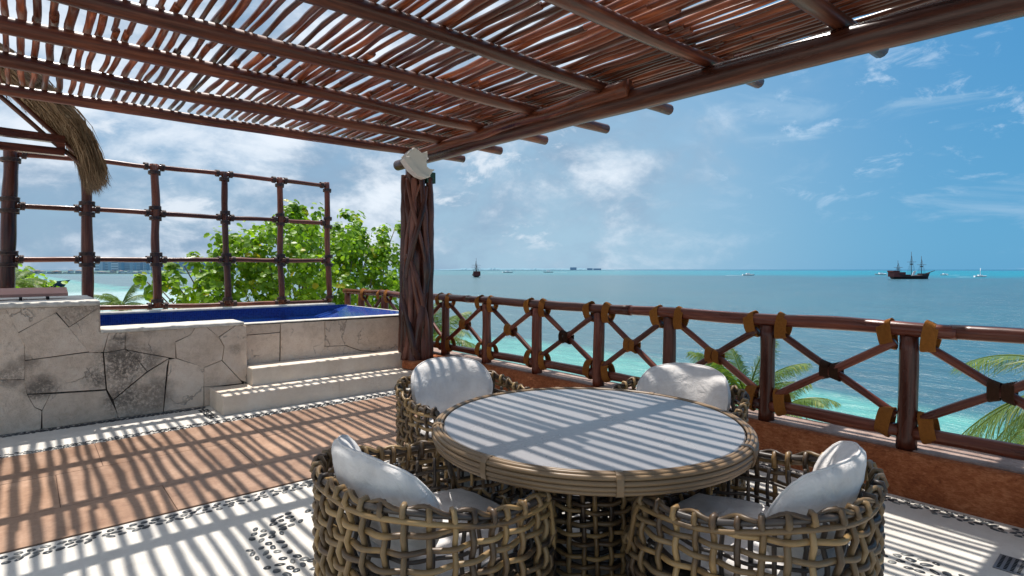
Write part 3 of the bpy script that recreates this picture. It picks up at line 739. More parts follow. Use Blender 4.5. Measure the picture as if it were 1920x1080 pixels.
for i, (a, b) in enumerate(zip(posts[:-1], posts[1:])):
    if b - a < 0.6: continue
    dz = ZT - ZB
    log('brace', (RX - .022, a + .07, ZT - .09), (RX - .022, b - .07, ZB + .09), 0.030, 0.028, rail, RWOOD, 12, 9, 0.006)
    log('brace', (RX + .026, a + .07, ZB + .09), (RX + .026, b - .07, ZT - .09), 0.030, 0.028, rail, RWOOD, 12, 9, 0.006)
    near = b < 8
    tn = 10 if b < 3.2 else 8
    rr_ = 0.0058 if b < 3.2 else 0.0075
    for yy, zz, sgn, up_ in ((a + .125, ZT - .045, 1, 1), (b - .125, ZT - .045, -1, 1), (a + .125, ZB + .045, 1, -1), (b - .125, ZB + .045, -1, -1)):
        mb = MB(); ax2 = Vector((0, 1, 0.16 * sgn * up_ * -1))
        coil(mb, (RX, yy, zz), ax2, (0, -0.16 * sgn * up_ * -1, 1), 0.094, (1, 0, 0), 0.058, 0.084, tn, rr_, taper=0.25 * -sgn, egg=.16 * up_, pw=2.3)
        obj('rope_lashing', mb, ROPE, rail)
    mb = MB(); c = (RX, (a + b) / 2, (ZT + ZB) / 2)
    coil(mb, (c[0], c[1] - .034, c[2]), (0, 1, 0), (0, 0, 1), 0.060, (1, 0, 0), 0.054, 0.058, max(5, tn - 3), rr_, taper=-0.35, pw=2.3)
    coil(mb, (c[0], c[1] + .034, c[2]), (0, 1, 0), (0, 0, 1), 0.060, (1, 0, 0), 0.054, 0.058, max(5, tn - 3), rr_, taper=0.35, pw=2.3)
    obj('rope_lashing', mb, ROPED if i in (3, 2, 6) else ROPE, rail)

# ================================================================= PERGOLA
per = thing('pergola', (2.5, 3.5, 0), 'timber pergola of dark logs roofed with crooked reddish sticks', 'pergola')
bp = [(4.50, -3.4), (4.50, -1.2), (4.50, 0.62), (4.42, 1.6), (4.40, 2.84), (4.37, 4.72), (4.40, 6.37), (4.38, 7.82)]
P = []; Rr = []
for i in range(60):
    y = -3.4 + (7.82 + 3.4) * i / 59
    x = np.interp(y, [b[1] for b in bp], [b[0] for b in bp]); P.append((x + .01 * noise.noise(Vector((y * 1.1, 1, 0))), y, 3.10 + .012 * noise.noise(Vector((y * .8, 5, 0)))))
    Rr.append(np.interp(y, [-3, 2, 5, 7.5], [.112, .108, .092, .078]) * (1 + .05 * noise.noise(Vector((y * 2.3, 9, 0)))))
obj('main_beam', MB().tube(P, Rr, 16), WOOD, per)
log('upper_beam', (4.30, 3.35, 3.19), (4.33, 7.1, 3.165), 0.085, 0.062, per, STICK, 26, 12, 0.012, seed=4.2)
raf = [(7.50, 7.42, .062), (6.42, 6.55, .064), (5.50, 5.65, .066), (4.62, 4.68, .064), (3.62, 3.66, .066), (2.66, 2.60, .062), (1.64, 1.58, .068), (0.66, 0.62, .066), (-.35, -.35, .066), (-1.35, -1.35, .066), (-2.4, -2.4, .066), (-3.3, -3.3, .066)]
rafz = 3.262
ends = [5.34, 5.38, 5.44, 5.58, 5.42, 5.30, 5.26, 5.3, 5.3, 5.3, 5.3, 5.3]
for (ya, yb, r_), xe in zip(raf, ends):
    P, Rr = wob((-1.6, ya, rafz), (xe, yb, rafz), 40, 0.016, r_ * 1.06, r_ * .92, ya * 1.37, f=0.7)
    obj('rafter', MB().tube(P, Rr, 12), WOOD, per)
    e = MB(); e.tube([P[-1] + (P[-1] - P[-2]).normalized() * .0005, P[-1] + (P[-1] - P[-2]).normalized() * .004], [Rr[-1] * .97] * 2, 12)
    obj('cut_end', e, ENDW, per, smooth=False)
nslat = 0
x = -1.22
while x < 5.27 and nslat < 296:
    y = -3.45 - rnd.random() * .1
    for ln in (3.15, 2.85, 2.6, 9):
        r_ = rnd.uniform(0.0185, 0.030); y2 = min(y + ln + rnd.uniform(-.3, .3), 7.62 + rnd.uniform(-.06, .07))
        lat = rnd.uniform(-.010, .010)
        P, Rr = wob((x + lat, y, 3.352 + r_ * .8 - .008), (x + lat + rnd.uniform(-.014, .014), y2, 3.352 + r_ * .8 - .008), max(8, int((y2 - y) / .15)), 0.0115, r_ * 1.12, r_ * .88, rnd.random() * 99, knots=0.4, f=1.9)
        P = [Vector((p.x, p.y, max(p.z, 3.345))) for p in P]
        obj('roof_stick', MB().tube(P, Rr, 7), STICK, per); nslat += 1
        y = y2 - rnd.uniform(0.0, .02)
        if y2 > 7.5: break
    x += 0.068 if 4.1 < x < 4.62 else rnd.choice([0.082, 0.088, 0.094, 0.100, 0.106])
# twisted trunk pillar
pc = Vector((3.95, 6.62, 0.30))
def fluted(mb, base, top, r0, r1, seed, n_=26, m_=20, depth=0.2, twist=1.0):
    V = []; Fc = []
    for i in range(n_):
        k_ = i / (n_ - 1); c = base.lerp(top, k_) + Vector((.02 * noise.noise(Vector((seed, k_ * 3, 0))), .02 * noise.noise(Vector((seed, k_ * 3, 7))), 0))
        rr = r0 + (r1 - r0) * k_
        if k_ < .12: rr *= 1 + (0.12 - k_) * 1.2
        for j in range(m_):
            a = 2 * math.pi * j / m_; aa = a + twist * k_
            fl = 1 + depth * noise.noise(Vector((math.cos(aa) * 1.3 + seed, math.sin(aa) * 1.3, k_ * 3.4))) + .45 * depth * noise.noise(Vector((math.cos(aa) * 2.8 + seed, math.sin(aa) * 2.8, k_ * 9)))
            V.append(c + Vector((math.cos(a) * rr * fl, math.sin(a) * rr * fl, 0)))
    for i in range(n_ - 1):
        for j in range(m_):
            j2 = (j + 1) % m_; Fc.append((i * m_ + j, i * m_ + j2, (i + 1) * m_ + j2, (i + 1) * m_ + j))
    Fc.append(tuple((n_ - 1) * m_ + j for j in range(m_)))
    UV = [[(V[q].z, math.atan2(V[q].y - pc.y, V[q].x - pc.x) * .15) for q in fc] for fc in Fc]
    for u in UV:  # unwrap seam
        mx = max(p[1] for p in u)
        for q, p in enumerate(u):
            if mx - p[1] > .4: u[q] = (p[0], p[1] + 2 * math.pi * .15)
    mb.add(V, Fc, UV)
mb = MB(); fluted(mb, pc + Vector((.0, 0, 0)), pc + Vector((.02, .02, 2.62)), 0.152, 0.118, 3.3, 60, 40, 0.55, 1.9)
pil = obj('trunk_pillar', mb, TWOOD, per)
def vine(pts, r, m_=TWOOD, sides=9):
    Q = []; m2 = len(pts)
    for i in range(m2 - 1):
        p0 = Vector(pts[max(0, i - 1)]); p1 = Vector(pts[i]); p2 = Vector(pts[i + 1]); p3 = Vector(pts[min(m2 - 1, i + 2)])
        for k_ in range(6):
            t = k_ / 6; Q.append(0.5 * ((2 * p1) + (-p0 + p2) * t + (2 * p0 - 5 * p1 + 4 * p2 - p3) * t * t + (-p0 + 3 * p1 - 3 * p2 + p3) * t ** 3))
    Q.append(Vector(pts[-1])); rr = r if hasattr(r, '__len__') else (r, r)
    Rr = [(rr[0] + (rr[1] - rr[0]) * i / (len(Q) - 1)) * (1 + .25 * noise.noise(q * 5)) for i, q in enumerate(Q)]
    obj('trunk_stem', MB().tube(Q, Rr, sides), m_, pil)
def around(k_, a, r): return (pc.x + .02 * k_ + math.cos(a) * r, pc.y + math.sin(a) * r, pc.z + k_)
A0 = math.atan2(-pc.y, -pc.x)  # angle facing the terrace
vine([around(0, A0 + 1.5, .19), around(.5, A0 + 1.5, .185), around(1.2, A0 + 1.35, .185), around(1.9, A0 + 1.35, .18), around(2.42, A0 + 1.3, .165)], (.058, .05))
vine([around(0, A0 - 1.5, .17), around(.6, A0 - 1.5, .165), around(1.3, A0 - 1.55, .16), around(2.0, A0 - 1.45, .16), around(2.45, A0 - 1.5, .16)], (.055, .05))
vine([around(0.0, A0 - .1, .14), around(.35, A0 + .25, .15), around(.9, A0 + .8, .16), around(1.3, A0 + .9, .17), around(1.8, A0 + .8, .15), around(2.45, A0 + .4, .13)], (.07, .045))
vine([around(0.1, A0 - .8, .15), around(.7, A0 - 1.0, .16), around(1.15, A0 - .75, .17), around(1.6, A0 - .1, .175), around(2.0, A0 + .5, .165), around(2.3, A0 + .9, .15)], (.046, .034))
vine([around(1.3, A0 - 1.1, .16), around(1.7, A0 - .9, .15), around(2.0, A0 - .4, .15), around(2.25, A0 + .1, .14), around(2.4, A0 + .6, .14)], (.026, .02))
vine([around(0.0, A0 - .9, .16), around(.4, A0 - .5, .15), around(.9, A0 - .45, .15), around(1.3, A0 - .55, .14), around(1.9, A0 - .3, .13), around(2.4, A0 - .3, .12)], (.05, .045))
vine([around(0.0, A0 + .7, .16), around(.3, A0 + .6, .15), around(.62, A0 + .35, .15), around(.95, A0 - .1, .15), around(1.25, A0 - .3, .155)], (.05, .035))
vine([around(2.2, A0, .02), around(2.5, A0, .02), (4.12, 6.66, 3.0)], (.075, .07))
vine([around(0, A0 + .2, .15), around(.25, A0 - .2, .17), around(.7, A0 - .9, .175), around(1.0, A0 - 1.4, .175), around(1.5, A0 - 1.7, .17)], (.06, .04))
vine([around(1.0, A0 + 1.2, .17), around(1.35, A0 + .7, .175), around(1.75, A0 + .1, .165), around(2.1, A0 - .5, .155), around(2.4, A0 - 1.0, .15)], (.034, .026))
vine([around(0, A0 + 1.0, .17), around(.4, A0 + .95, .17), around(.8, A0 + .5, .17), around(1.15, A0 - .1, .17), around(1.4, A0 - .7, .17)], (.05, .03))
# white wedge-shaped lamp housing and green box
lp = thing('wedge_lamp', (3.98, 6.35, 2.75), 'white fan-shaped plaster lamp housing at the head of the trunk pillar', 'lamp')
def PV(u, v, y=6.36): return Vector(at(u, v, y=y))
def LZ(X, Y, dy=0.0): p = PV(720 + X / 7.714, 270 + Y / 7.714); return Vector((p.x, p.y + dy, p.z))
def plate(name, L, dy0, dy1, m3):
    a_ = [LZ(*p, dy0) for p in L]; b_ = [LZ(*p, dy1) + Vector((.02, 0, 0)) for p in L]; m_ = len(a_); c_ = sum(a_, Vector()) / m_
    f_ = [c_ + (p - c_) * .965 + Vector((0, -.006, 0)) for p in a_]
    return obj(name, MB().add(a_ + b_ + f_, [tuple(2 * m_ + j for j in range(m_)), tuple(m_ + j for j in reversed(range(m_)))] + [(j, (j + 1) % m_, m_ + (j + 1) % m_, m_ + j) for j in range(m_)] + [(2 * m_ + j, 2 * m_ + (j + 1) % m_, (j + 1) % m_, j) for j in range(m_)]), m3, lp, smooth=False)
plate('lamp_body', [(435, 50), (490, 80), (545, 128), (625, 108), (634, 200), (612, 250), (622, 330), (660, 362), (735, 375), (700, 402), (655, 470), (600, 478), (500, 420), (400, 310), (345, 225), (300, 170), (360, 110)], 0.0, .13, PLASTER)
plate('rim', [(345, 178), (370, 235), (425, 320), (515, 415), (600, 465), (655, 472), (630, 488), (570, 502), (470, 462), (380, 382), (312, 292), (272, 228), (290, 190)], -.035, .10, PLASTER)
bt = PV(800, 298)
obj('bolt', MB().tube([bt + Vector((0, -.03, 0)), bt + Vector((0, .01, 0))], .012, 8), SAIL, lp)
gb = PV(806, 333, 6.5)
obj_g = tag(obj('green_box', soft_box(gb.x - .06, gb.x + .07, gb.y - .03, gb.y + .08, gb.z - .075, gb.z + .07, .006), GREEN, smooth=False), 'small dark green metal box behind the white wedge lamp', 'junction box')

# ================================================================= TRELLIS
tr = thing('pole_trellis', (1.9, 9.7, 0.9), 'open grid trellis of dark red poles tied at every crossing behind the pool', 'trellis')
YT = 9.75
tp = [((12, 545), (20, 280)), ((163, 555), (163, 300)), ((295, 574), (289, 308)), ((427, 570), (420, 322)), ((528, 568), (524, 333)), ((618, 564), (613, 342))]
colx = []
for i, (b, t) in enumerate(tp):
    B = Vector(at(*b, y=YT)); T = Vector(at(*t, y=YT)); B.z = 0.93 if i > 0 else 1.19; 
    B.x = float(at(b[0], 560, y=YT)[0]); r_ = (.085, .070, .058, .052, .050, .050)[i]
    colx.append((B, T, r_)); log('upright', B, T, r_, r_ * .93, tr, RWOOD, 22, 12, 0.012, seed=i + 2.2)
def colat(i, z):
    B, T, r_ = colx[i]; k_ = (z - B.z) / (T.z - B.z); return B.lerp(T, k_)
rows = [[(40, 290), (163, 300), (289, 313), (420, 326), (524, 338), (612, 348)], [(15, 385), (163, 392), (291, 400), (423, 408), (526, 412), (614, 418)], [(12, 486), (163, 487), (293, 487), (425, 487), (527, 488), (616, 489)], [None, None, (295, 574), (427, 570), (528, 568), (618, 565)]]
for rj, row in enumerate(rows):
    Pz = [None if p is None else float(at(p[0], p[1], y=YT)[2]) for p in row]
    for i in range(5):
        if Pz[i + 1] is None: continue
        if Pz[i] is None:
            A = colat(i + 1, Pz[i + 1]).copy(); A.x -= 0.95; A.z = Pz[i + 1]
        else: A = colat(i, Pz[i])
        B = colat(i + 1, Pz[i + 1])
        log('crossbar', A, B, 0.036, 0.034, tr, RWOOD, 12, 10, 0.010, seed=rj * 7 + i + .3)
    for i in range(6):
        if Pz[i] is None: continue
        c = colat(i, Pz[i]); B, T, r_ = colx[i]; ax3 = (T - B).normalized(); mb = MB()
        for s_ in ((-.075, .075) if rj not in (0,) else (-.085,)):
            coil(mb, c + ax3 * s_, ax3, (1, 0, 0), r_ + .014, (0, 1, 0), r_ + .014, .05, 3, .011, pw=2, per=12)
        for s_ in (-1, 1):
            if (i == 0 and s_ < 0) or (i == 5 and s_ > 0): continue
            coil(mb, c + Vector((s_ * (r_ + .045), 0, 0)), (1, 0, 0), (0, 0, 1), .048, (0, 1, 0), .048, .05, 3, .010, pw=2, per=12)
        obj('binding', mb, LASH, tr)

# ================================================================= PALAPA CORNER
pa = thing('thatched_palapa', (-0.4, 8.6, 2.6), 'corner of a thatched palapa roof hanging over the trellis at left', 'thatched roof')
YP = 8.55
def PP(u, v, y=YP): return Vector(at(u, v, y=y))
def sq(name, a, b, w, hh):
    a, b = Vector(a), Vector(b); t = (b - a).normalized(); s1 = t.cross(Vector((0, 1, 0))).normalized(); m2 = MB()
    V = [p + s1 * x_ * hh + Vector((0, 1, 0)) * y_ * w for p in (a, b) for x_, y_ in ((-1, -1), (1, -1), (1, 1), (-1, 1))]
    m2.add(V, [(0, 1, 2, 3), (7, 6, 5, 4), (0, 4, 5, 1), (1, 5, 6, 2), (2, 6, 7, 3), (3, 7, 4, 0)])
    return obj(name, m2, RWOOD, pa, smooth=False)
sq('beam', PP(-260, 212), PP(122, 263), .045, .045); sq('beam', PP(-260, 246), PP(121, 286), .045, .042)
sq('strut', PP(112, 262), PP(114, 278), .04, .04)
log('roof_pole', PP(-80, 112), PP(165, 318), .028, .025, pa, WOOD, 16, 8, .01)
log('roof_pole', PP(-60, 105, 8.7), PP(172, 312, 8.7), .03, .026, pa, RWOOD, 16, 8, .01)
mb = MB(); edge = [(-270, -20), (-160, 52), (-70, 102), (8, 148), (62, 190), (100, 222), (130, 256), (148, 286), (158, 308)]
thk = [.24, .23, .21, .19, .17, .16, .16, .16, .14]
E3 = [PP(*p) for p in edge]
for s_ in range(5200):
    t = rnd.random() ** 0.85 * (len(E3) - 1.001); i = int(t); k_ = t - i; p = E3[i].lerp(E3[i + 1], k_); dr = (E3[i + 1] - E3[i]).normalized()
    th = thk[i] * (1 - k_) + thk[i + 1] * k_; up3 = Vector((-dr.z, 0, dr.x)); up3 = up3 if up3.z > 0 else -up3
    q = rnd.random(); p = p + up3 * (q * th - .02) + Vector((0, rnd.uniform(-.75, .65), 0))
    L = rnd.uniform(.18, .34); droop = 0.25 + 1.1 * max(0, (t - 5.0) / 3.0) + rnd.uniform(0, .25)
    if t > 6: L *= 1.25
    p1 = p + dr * L * .5 + Vector((rnd.uniform(-.02, .02), 0, -droop * L * .12)); p2 = p1 + dr * L * .35 + Vector((rnd.uniform(-.05, .03), rnd.uniform(-.05, .05), -droop * L * .62))
    if p2.z < 2.42: p2.z = 2.42 + rnd.uniform(0, .12)
    w = rnd.uniform(.003, .0075); sd_ = Vector((rnd.uniform(-1, 1), rnd.uniform(-1, 1), rnd.uniform(-1, 1))).normalized() * w
    uu = rnd.random() * 50
    mb.add([p - sd_, p + sd_, p1 + sd_, p1 - sd_, p2], [(0, 1, 2, 3), (3, 2, 4)], [[(uu, 0), (uu, .01), (uu + .2, .01), (uu + .2, 0)], [(uu + .2, 0), (uu + .2, .01), (uu + .4, .005)]])
obj('thatch', mb, THATCH, pa, kind='stuff', smooth=False)
mb = MB()
for i in range(len(E3) - 1):
    a, b = E3[i], E3[i + 1]; dr = (b - a).normalized(); up3 = Vector((-dr.z, 0, dr.x)); up3 = up3 if up3.z > 0 else -up3
    th = thk[i] * .75
    V = [q + Vector((0, y_, 0)) + up3 * h_ for q in (a, b + dr * .02) for y_ in (-.7, .6) for h_ in (.0, th)]
    mb.add(V, [(0, 1, 3, 2), (4, 6, 7, 5), (0, 4, 5, 1), (2, 3, 7, 6), (1, 5, 7, 3), (0, 2, 6, 4)])
obj('thatch_core', mb, THATCH, pa, smooth=False)
# pink slab lying on the high wall
sl_ = thing('pink_slab', (0.1, 7.6, HI), 'pink stone slab resting on small dark brackets on the high wall', 'slab')
mb = MB(); V = [(-.9, 7.3, HI + .03), (.33, 7.62, HI + .03), (.33, 7.92, HI + .085), (-.9, 7.72, HI + .085)]
V += [(a, b, c + .03) for a, b, c in V]
mb.add(V, [(3, 2, 1, 0), (4, 5, 6, 7), (0, 1, 5, 4), (1, 2, 6, 5), (2, 3, 7, 6), (3, 0, 4, 7)]); obj('slab', mb, PINK, sl_, smooth=False)
for x_ in (-.28, -.05, .16): 
    yy = 7.42 + x_ * .26; obj('bracket', MB().box(x_ - .012, x_ + .012, yy - .03, yy + .25, HI, HI + .031), BLACK, sl_, smooth=False)

# ================================================================= TABLE
TC = Vector((2.12, 1.88, 0)); TR = 0.77
tb = thing('round_table', TC, 'round grey-topped table with cane-bound edge in the middle of the chairs', 'table')
m_ = 96; mb = MB()
V = [(TC.x, TC.y, .750)] + [(TC.x + (TR - .052) * math.cos(2 * math.pi * j / m_), TC.y + (TR - .052) * math.sin(2 * math.pi * j / m_), .750) for j in range(m_)]
V += [(TC.x + (TR - .046) * math.cos(2 * math.pi * j / m_), TC.y + (TR - .046) * math.sin(2 * math.pi * j / m_), .744) for j in range(m_)] + [(TC.x + (TR - .046) * math.cos(2 * math.pi * j / m_), TC.y + (TR - .046) * math.sin(2 * math.pi * j / m_), .715) for j in range(m_)]
Fc = [(0, 1 + j, 1 + (j + 1) % m_) for j in range(m_)] + [(1 + m_ * k_ + j, 1 + m_ * (k_ + 1) + j, 1 + m_ * (k_ + 1) + (j + 1) % m_, 1 + m_ * k_ + (j + 1) % m_) for k_ in (0, 1) for j in range(m_)]
Fc.append(tuple(1 + 2 * m_ + j for j in reversed(range(m_))))
obj('tabletop', mb.add(V, Fc), TOP, tb, smooth=False)
def ring(r, z, rr, name='edge_cane', m3=TCANE):
    P = [(TC.x + r * math.cos(2 * math.pi * j / 110), TC.y + r * math.sin(2 * math.pi * j / 110), z) for j in range(110)]
    return obj(name, MB().tube(P, rr, 9, closed=True, up=(0, 0, 1)), m3, tb)
ring(TR - .034, .7485, .0070); ring(TR - .018, .7465, .0095); ring(TR - .006, .737, .0105); ring(TR - .002, .717, .0105); ring(TR - .003, .697, .0105); ring(TR - .010, .679, .0100)
for a in (-2.27, -1.33, -2.98, -.5, .2, 1.0, 1.75, 2.55):
    ca, sa = math.cos(a), math.sin(a); mb = MB(); t = Vector((-sa, ca, 0)); rad = Vector((ca, sa, 0))
    prof = [(-.046, .754), (-.034, .7575), (-.016, .758), (.000, .751), (.0085, .738), (.0115, .716), (.0105, .694), (.004, .671), (-.025, .664)]
    V = [TC + rad * (TR + p_) + t * s_ * .0135 + Vector((0, 0, z_)) for p_, z_ in prof for s_ in (-1, 1)]
    V += [TC + rad * (TR + p_ - .004) + t * s_ * .0145 + Vector((0, 0, z_ - .003)) for p_, z_ in prof for s_ in (-1, 1)]
    mb.add(V, [(2 * i, 2 * i + 1, 2 * i + 3, 2 * i + 2) for i in range(8)] + [(2 * i, 2 * i + 2, 18 + 2 * i + 2, 18 + 2 * i) for i in range(8)] + [(2 * i + 1, 18 + 2 * i + 1, 18 + 2 * i + 3, 2 * i + 3) for i in range(8)])
    obj('binding_strap', mb, TCANE, tb, smooth=False)
obj('underframe', MB().tube([(TC.x, TC.y, .675), (TC.x, TC.y, .7145)], TR - .05, 40), CANED, tb, smooth=False)

# ---- weaving helper: outline sampled by arc length --------------------
def outline(a, b, pw, m_):
    Q = []
    for i in range(720):
        t = 2 * math.pi * i / 720 - math.pi / 2; c, s_ = math.cos(t), math.sin(t)
        Q.append(Vector((a * math.copysign(abs(c) ** (2 / pw), c), b * math.copysign(abs(s_) ** (2 / pw), s_), 0)))
    L = [0.0]
    for i in range(720): L.append(L[-1] + (Q[(i + 1) % 720] - Q[i]).length)
    T = L[-1]; Q.append(Q[0])
    def f(s_):
        s_ = (s_ % 1.0) * T; i = min(int(np.searchsorted(L, s_)) or 1, 720)
        k_ = (s_ - L[i - 1]) / max(1e-9, L[i] - L[i - 1]); p = Q[i - 1].lerp(Q[i], k_); t = (Q[i] - Q[i - 1]).normalized()
        return p, Vector((t.y, -t.x, 0))
    return f, T
def weave(parent, of, T, nv, zs, top, zr_hi, amp=.0092, r=.0112, flare=lambda z: 0.0, mv=CANE, mh=CANE, hook=True, offset=(0, 0, 0), uneven=1.0):
    """upright canes and woven horizontal canes; top(s) = rim height"""
    O = Vector(offset); jit = [rnd.uniform(-.12, .12) * uneven for _ in range(nv)]
    sv = lambda i: (i + jit[i % nv]) / nv
    for i in range(nv):
        p, nn = of(sv(i)); zt = top(sv(i)); P = []; nseg = max(6, int(zt / .028)); lean = rnd.uniform(-.010, .010) * uneven
        tg = Vector((-nn.y, nn.x, 0)); sg = 1 if i % 2 else -1
        for j in range(nseg + 1):
            z = .004 + (zt - .004) * j / nseg
            ph = (z - zs[0]) / (zs[1] - zs[0])
            o_ = -amp * math.cos(math.pi * ph) * sg * (-1)
            P.append(O + p + nn * (flare(z) + o_) + tg * lean * math.sin(z * 7 + i) + Vector((0, 0, z)))
        if hook:
            P[-1] = O + p + nn * (flare(zt) + .020) + Vector((0, 0, zt - .004))
            P += [O + p + nn * (flare(zt) + .010) + Vector((0, 0, zt + .020)), O + p - nn * (.010 - flare(zt)) + Vector((0, 0, zt + .021)), O + p - nn * (.022 - flare(zt)) + Vector((0, 0, zt - .004)), O + p - nn * (.016 - flare(zt)) + Vector((0, 0, zt - .045))]
        obj('upright_cane', MB().tube(P, r * rnd.uniform(.92, 1.08), 6), mv, parent, local=True)
    per = 5
    for kk, z in enumerate(zs):
        # intervals where the rim is above this row
        ok = [top(i / (nv * per)) > z + .02 for i in range(nv * per)]
        if not any(ok): continue
        if all(ok): runs = [(0, nv * per, True)]
        else:
            st_ = next(i for i in range(nv * per) if ok[i] and not ok[i - 1]); runs = []; i = st_; cnt = 0
            while cnt < nv * per:
                if ok[i % (nv * per)]:
                    a = i
                    while ok[i % (nv * per)] and cnt < nv * per: i += 1; cnt += 1
                    runs.append((a, i, False))
                else: i += 1; cnt += 1
        dz = rnd.uniform(-.006, .006) * uneven; ph0 = rnd.random() * 6
        for a, b, cl_ in runs:
            P = []
            for i in range(a, b):
                q = i / per; i0 = int(math.floor(q)); fr = q - i0
                s_ = sv(i0 % nv) + (i0 // nv) ; s2 = sv((i0 + 1) % nv) + ((i0 + 1) // nv); ss = s_ + (s2 - s_) * fr
                p, nn = of(ss)
                sg0 = 1 if (i0 % nv) % 2 else -1
                o_ = -amp * math.cos(math.pi * (fr)) * sg0 * (1 if kk % 2 == 0 else -1)
                zz = z + dz + .006 * uneven * math.sin(ss * 19 + ph0)
                P.append(O + p + nn * (flare(zz) + o_) + Vector((0, 0, zz)))
            obj('woven_cane', MB().tube(P, r * rnd.uniform(.94, 1.06), 6, closed=cl_), mh, parent, local=True)
# drum base of the table
of, T = outline(.27, .27, 2.0, 0)
weave(tb, of, T, 26, [0.04 + .050 * i for i in range(13)], lambda s_: .66, .66, hook=False)
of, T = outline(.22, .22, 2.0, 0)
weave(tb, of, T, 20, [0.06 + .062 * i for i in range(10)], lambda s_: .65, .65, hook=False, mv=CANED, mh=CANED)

# ================================================================= CHAIRS
def make_chair(loc, rz, label):
    ch = thing('rattan_armchair', (0, 0, 0), label, 'chair', 'woven rattan barrel chairs round the table')
    A_, B_ = .432, .425
    of, T = outline(A_, B_, 2.75, 0)
    def top(s_):
        p, _ = of(s_); ang = abs(math.degrees(math.atan2(p.x, p.y)))      # 0 = front, 180 = back
        if ang < 44: return .385
        if ang < 56: t = (ang - 44) / 12; t = t * t * (3 - 2 * t); return .385 + (.620 - .385) * t
        t = min(1, max(0, (ang - 80) / 60)); t = t * t * (3 - 2 * t); return .620 + (.700 - .620) * t
    flare = lambda z: .012 * math.sin(math.pi * min(1, z / .66)) + .02 * (z / .7 - .5)
    weave(ch, of, T, 38, [.03 + .0585 * i for i in range(11)], top, .72, flare=flare)
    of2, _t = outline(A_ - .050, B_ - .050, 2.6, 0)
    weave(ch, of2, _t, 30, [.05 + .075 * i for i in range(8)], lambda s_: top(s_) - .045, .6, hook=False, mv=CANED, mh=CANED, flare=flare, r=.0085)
    # rim: dark core cane, a tan one below it outside, a grey one winding over it
    m3 = 150
    core_, low_, wv_ = [], [], []
    for i in range(m3):
        s_ = i / m3; p, nn = of(s_); zt = top(s_); fl = flare(zt)
        core_.append(p + nn * fl + Vector((0, 0, zt + .001)))
        low_.append(p + nn * (fl + .012) + Vector((0, 0, zt - .026)))
        ph = s_ * 38 * math.pi
        wv_.append(p + nn * (fl + .012 * math.sin(ph)) + Vector((0, 0, zt + .016 + .010 * math.cos(ph))))
    obj('rim_cane', MB().tube(core_, .0125, 8, closed=True), CANED, ch, local=True)
    obj('rim_cane', MB().tube(low_, .0105, 7, closed=True), CANE, ch, local=True)
    obj('rim_cane', MB().tube(wv_, .0088, 6, closed=True), CANE, ch, local=True)
    # seat deck and cushions
    mb = MB(); Q = []
    for z in (.325, .345): Q += [(of(i / 40)[0] * .95).to_tuple()[:2] + (z,) for i in range(40)]
    mb.add(Q, [tuple(range(40, 80)), tuple(reversed(range(40)))] + [(j, (j + 1) % 40, 40 + (j + 1) % 40, 40 + j) for j in range(40)])
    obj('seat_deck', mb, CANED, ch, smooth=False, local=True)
    def pillow(fn, nu, nv_, th):
        V = []; Fc = []; m2 = MB()
        for side in (1, -1):
            for j in range(nv_ + 1):
                for i in range(nu + 1):
                    u = -1 + 2 * i / nu; v = -1 + 2 * j / nv_
                    e = max(0.0, (1 - abs(u) ** 3.2)) ** .5 * max(0.0, (1 - abs(v) ** 3.2)) ** .5
                    V.append(fn(u, v, side * th * e))
        n1_ = (nu + 1) * (nv_ + 1)
        for j in range(nv_):
            for i in range(nu):
                a = j * (nu + 1) + i; Fc.append((a, a + 1, a + nu + 2, a + nu + 1)); Fc.append((n1_ + a, n1_ + a + nu + 1, n1_ + a + nu + 2, n1_ + a + 1))
        m2.add(V, Fc, [[(V[q_][0], V[q_][2]) for q_ in fc] for fc in Fc]); return m2
    def sq2disc(u, v, k_=.62):
        return u * math.sqrt(1 - k_ * v * v / 2), v * math.sqrt(1 - k_ * u * u / 2)
    def seat(u, v, t):
        a, b = sq2disc(u, v, .35); w = .012 * noise.noise(Vector((a * 3, b * 3, 4)))
        return Vector((a * .335, .02 + b * .345, .405 + t + w))
    sd = rnd.random() * 50
    def back(u, v, t):
        a, b = sq2disc(u, v, .80)
        ang = a * .98; rad = .385 - .05 - t
        wr = .012 * noise.noise(Vector((a * 1.8 + sd, b * 1.6, 4))) + .003 * noise.noise(Vector((a * 9 + sd, b * 7, 4)))
        rad -= wr
        x_ = rad * math.sin(ang) * 1.16; y_ = -rad * math.cos(ang) * 1.0 + .02
        z_ = .640 + b * .20 + wr * .6
        y_ -= .045 * b + .02 * b * abs(b)
        return Vector((x_, y_, z_))
    for nm, fn, args in (('seat_cushion', seat, (26, 26, .058)), ('back_cushion', back, (40, 28, .055))):
        cu = obj(nm, pillow(fn, *args), FAB, ch, local=True)
        edge_ = [(-1 + 2 * i / 24, -1) for i in range(24)] + [(1, -1 + 2 * i / 24) for i in range(24)] + [(1 - 2 * i / 24, 1) for i in range(24)] + [(-1, 1 - 2 * i / 24) for i in range(24)]
        obj('piping', MB().tube([fn(u, v, 0.0) for u, v in edge_], .0048, 6, closed=True), FAB, cu, local=True)
    ch.location = loc; ch.rotation_euler = (0, 0, rz)
    return ch
def copy_tree(o, parent=None):
    c = o.copy(); COL.objects.link(c); c.parent = parent
    for ch in list(o.children): copy_tree(ch, c)
    return c
chA = make_chair((1.27, 1.98, 0), R(-90 - 2), 'rattan armchair nearest the camera at left, its white cushion seen from behind')
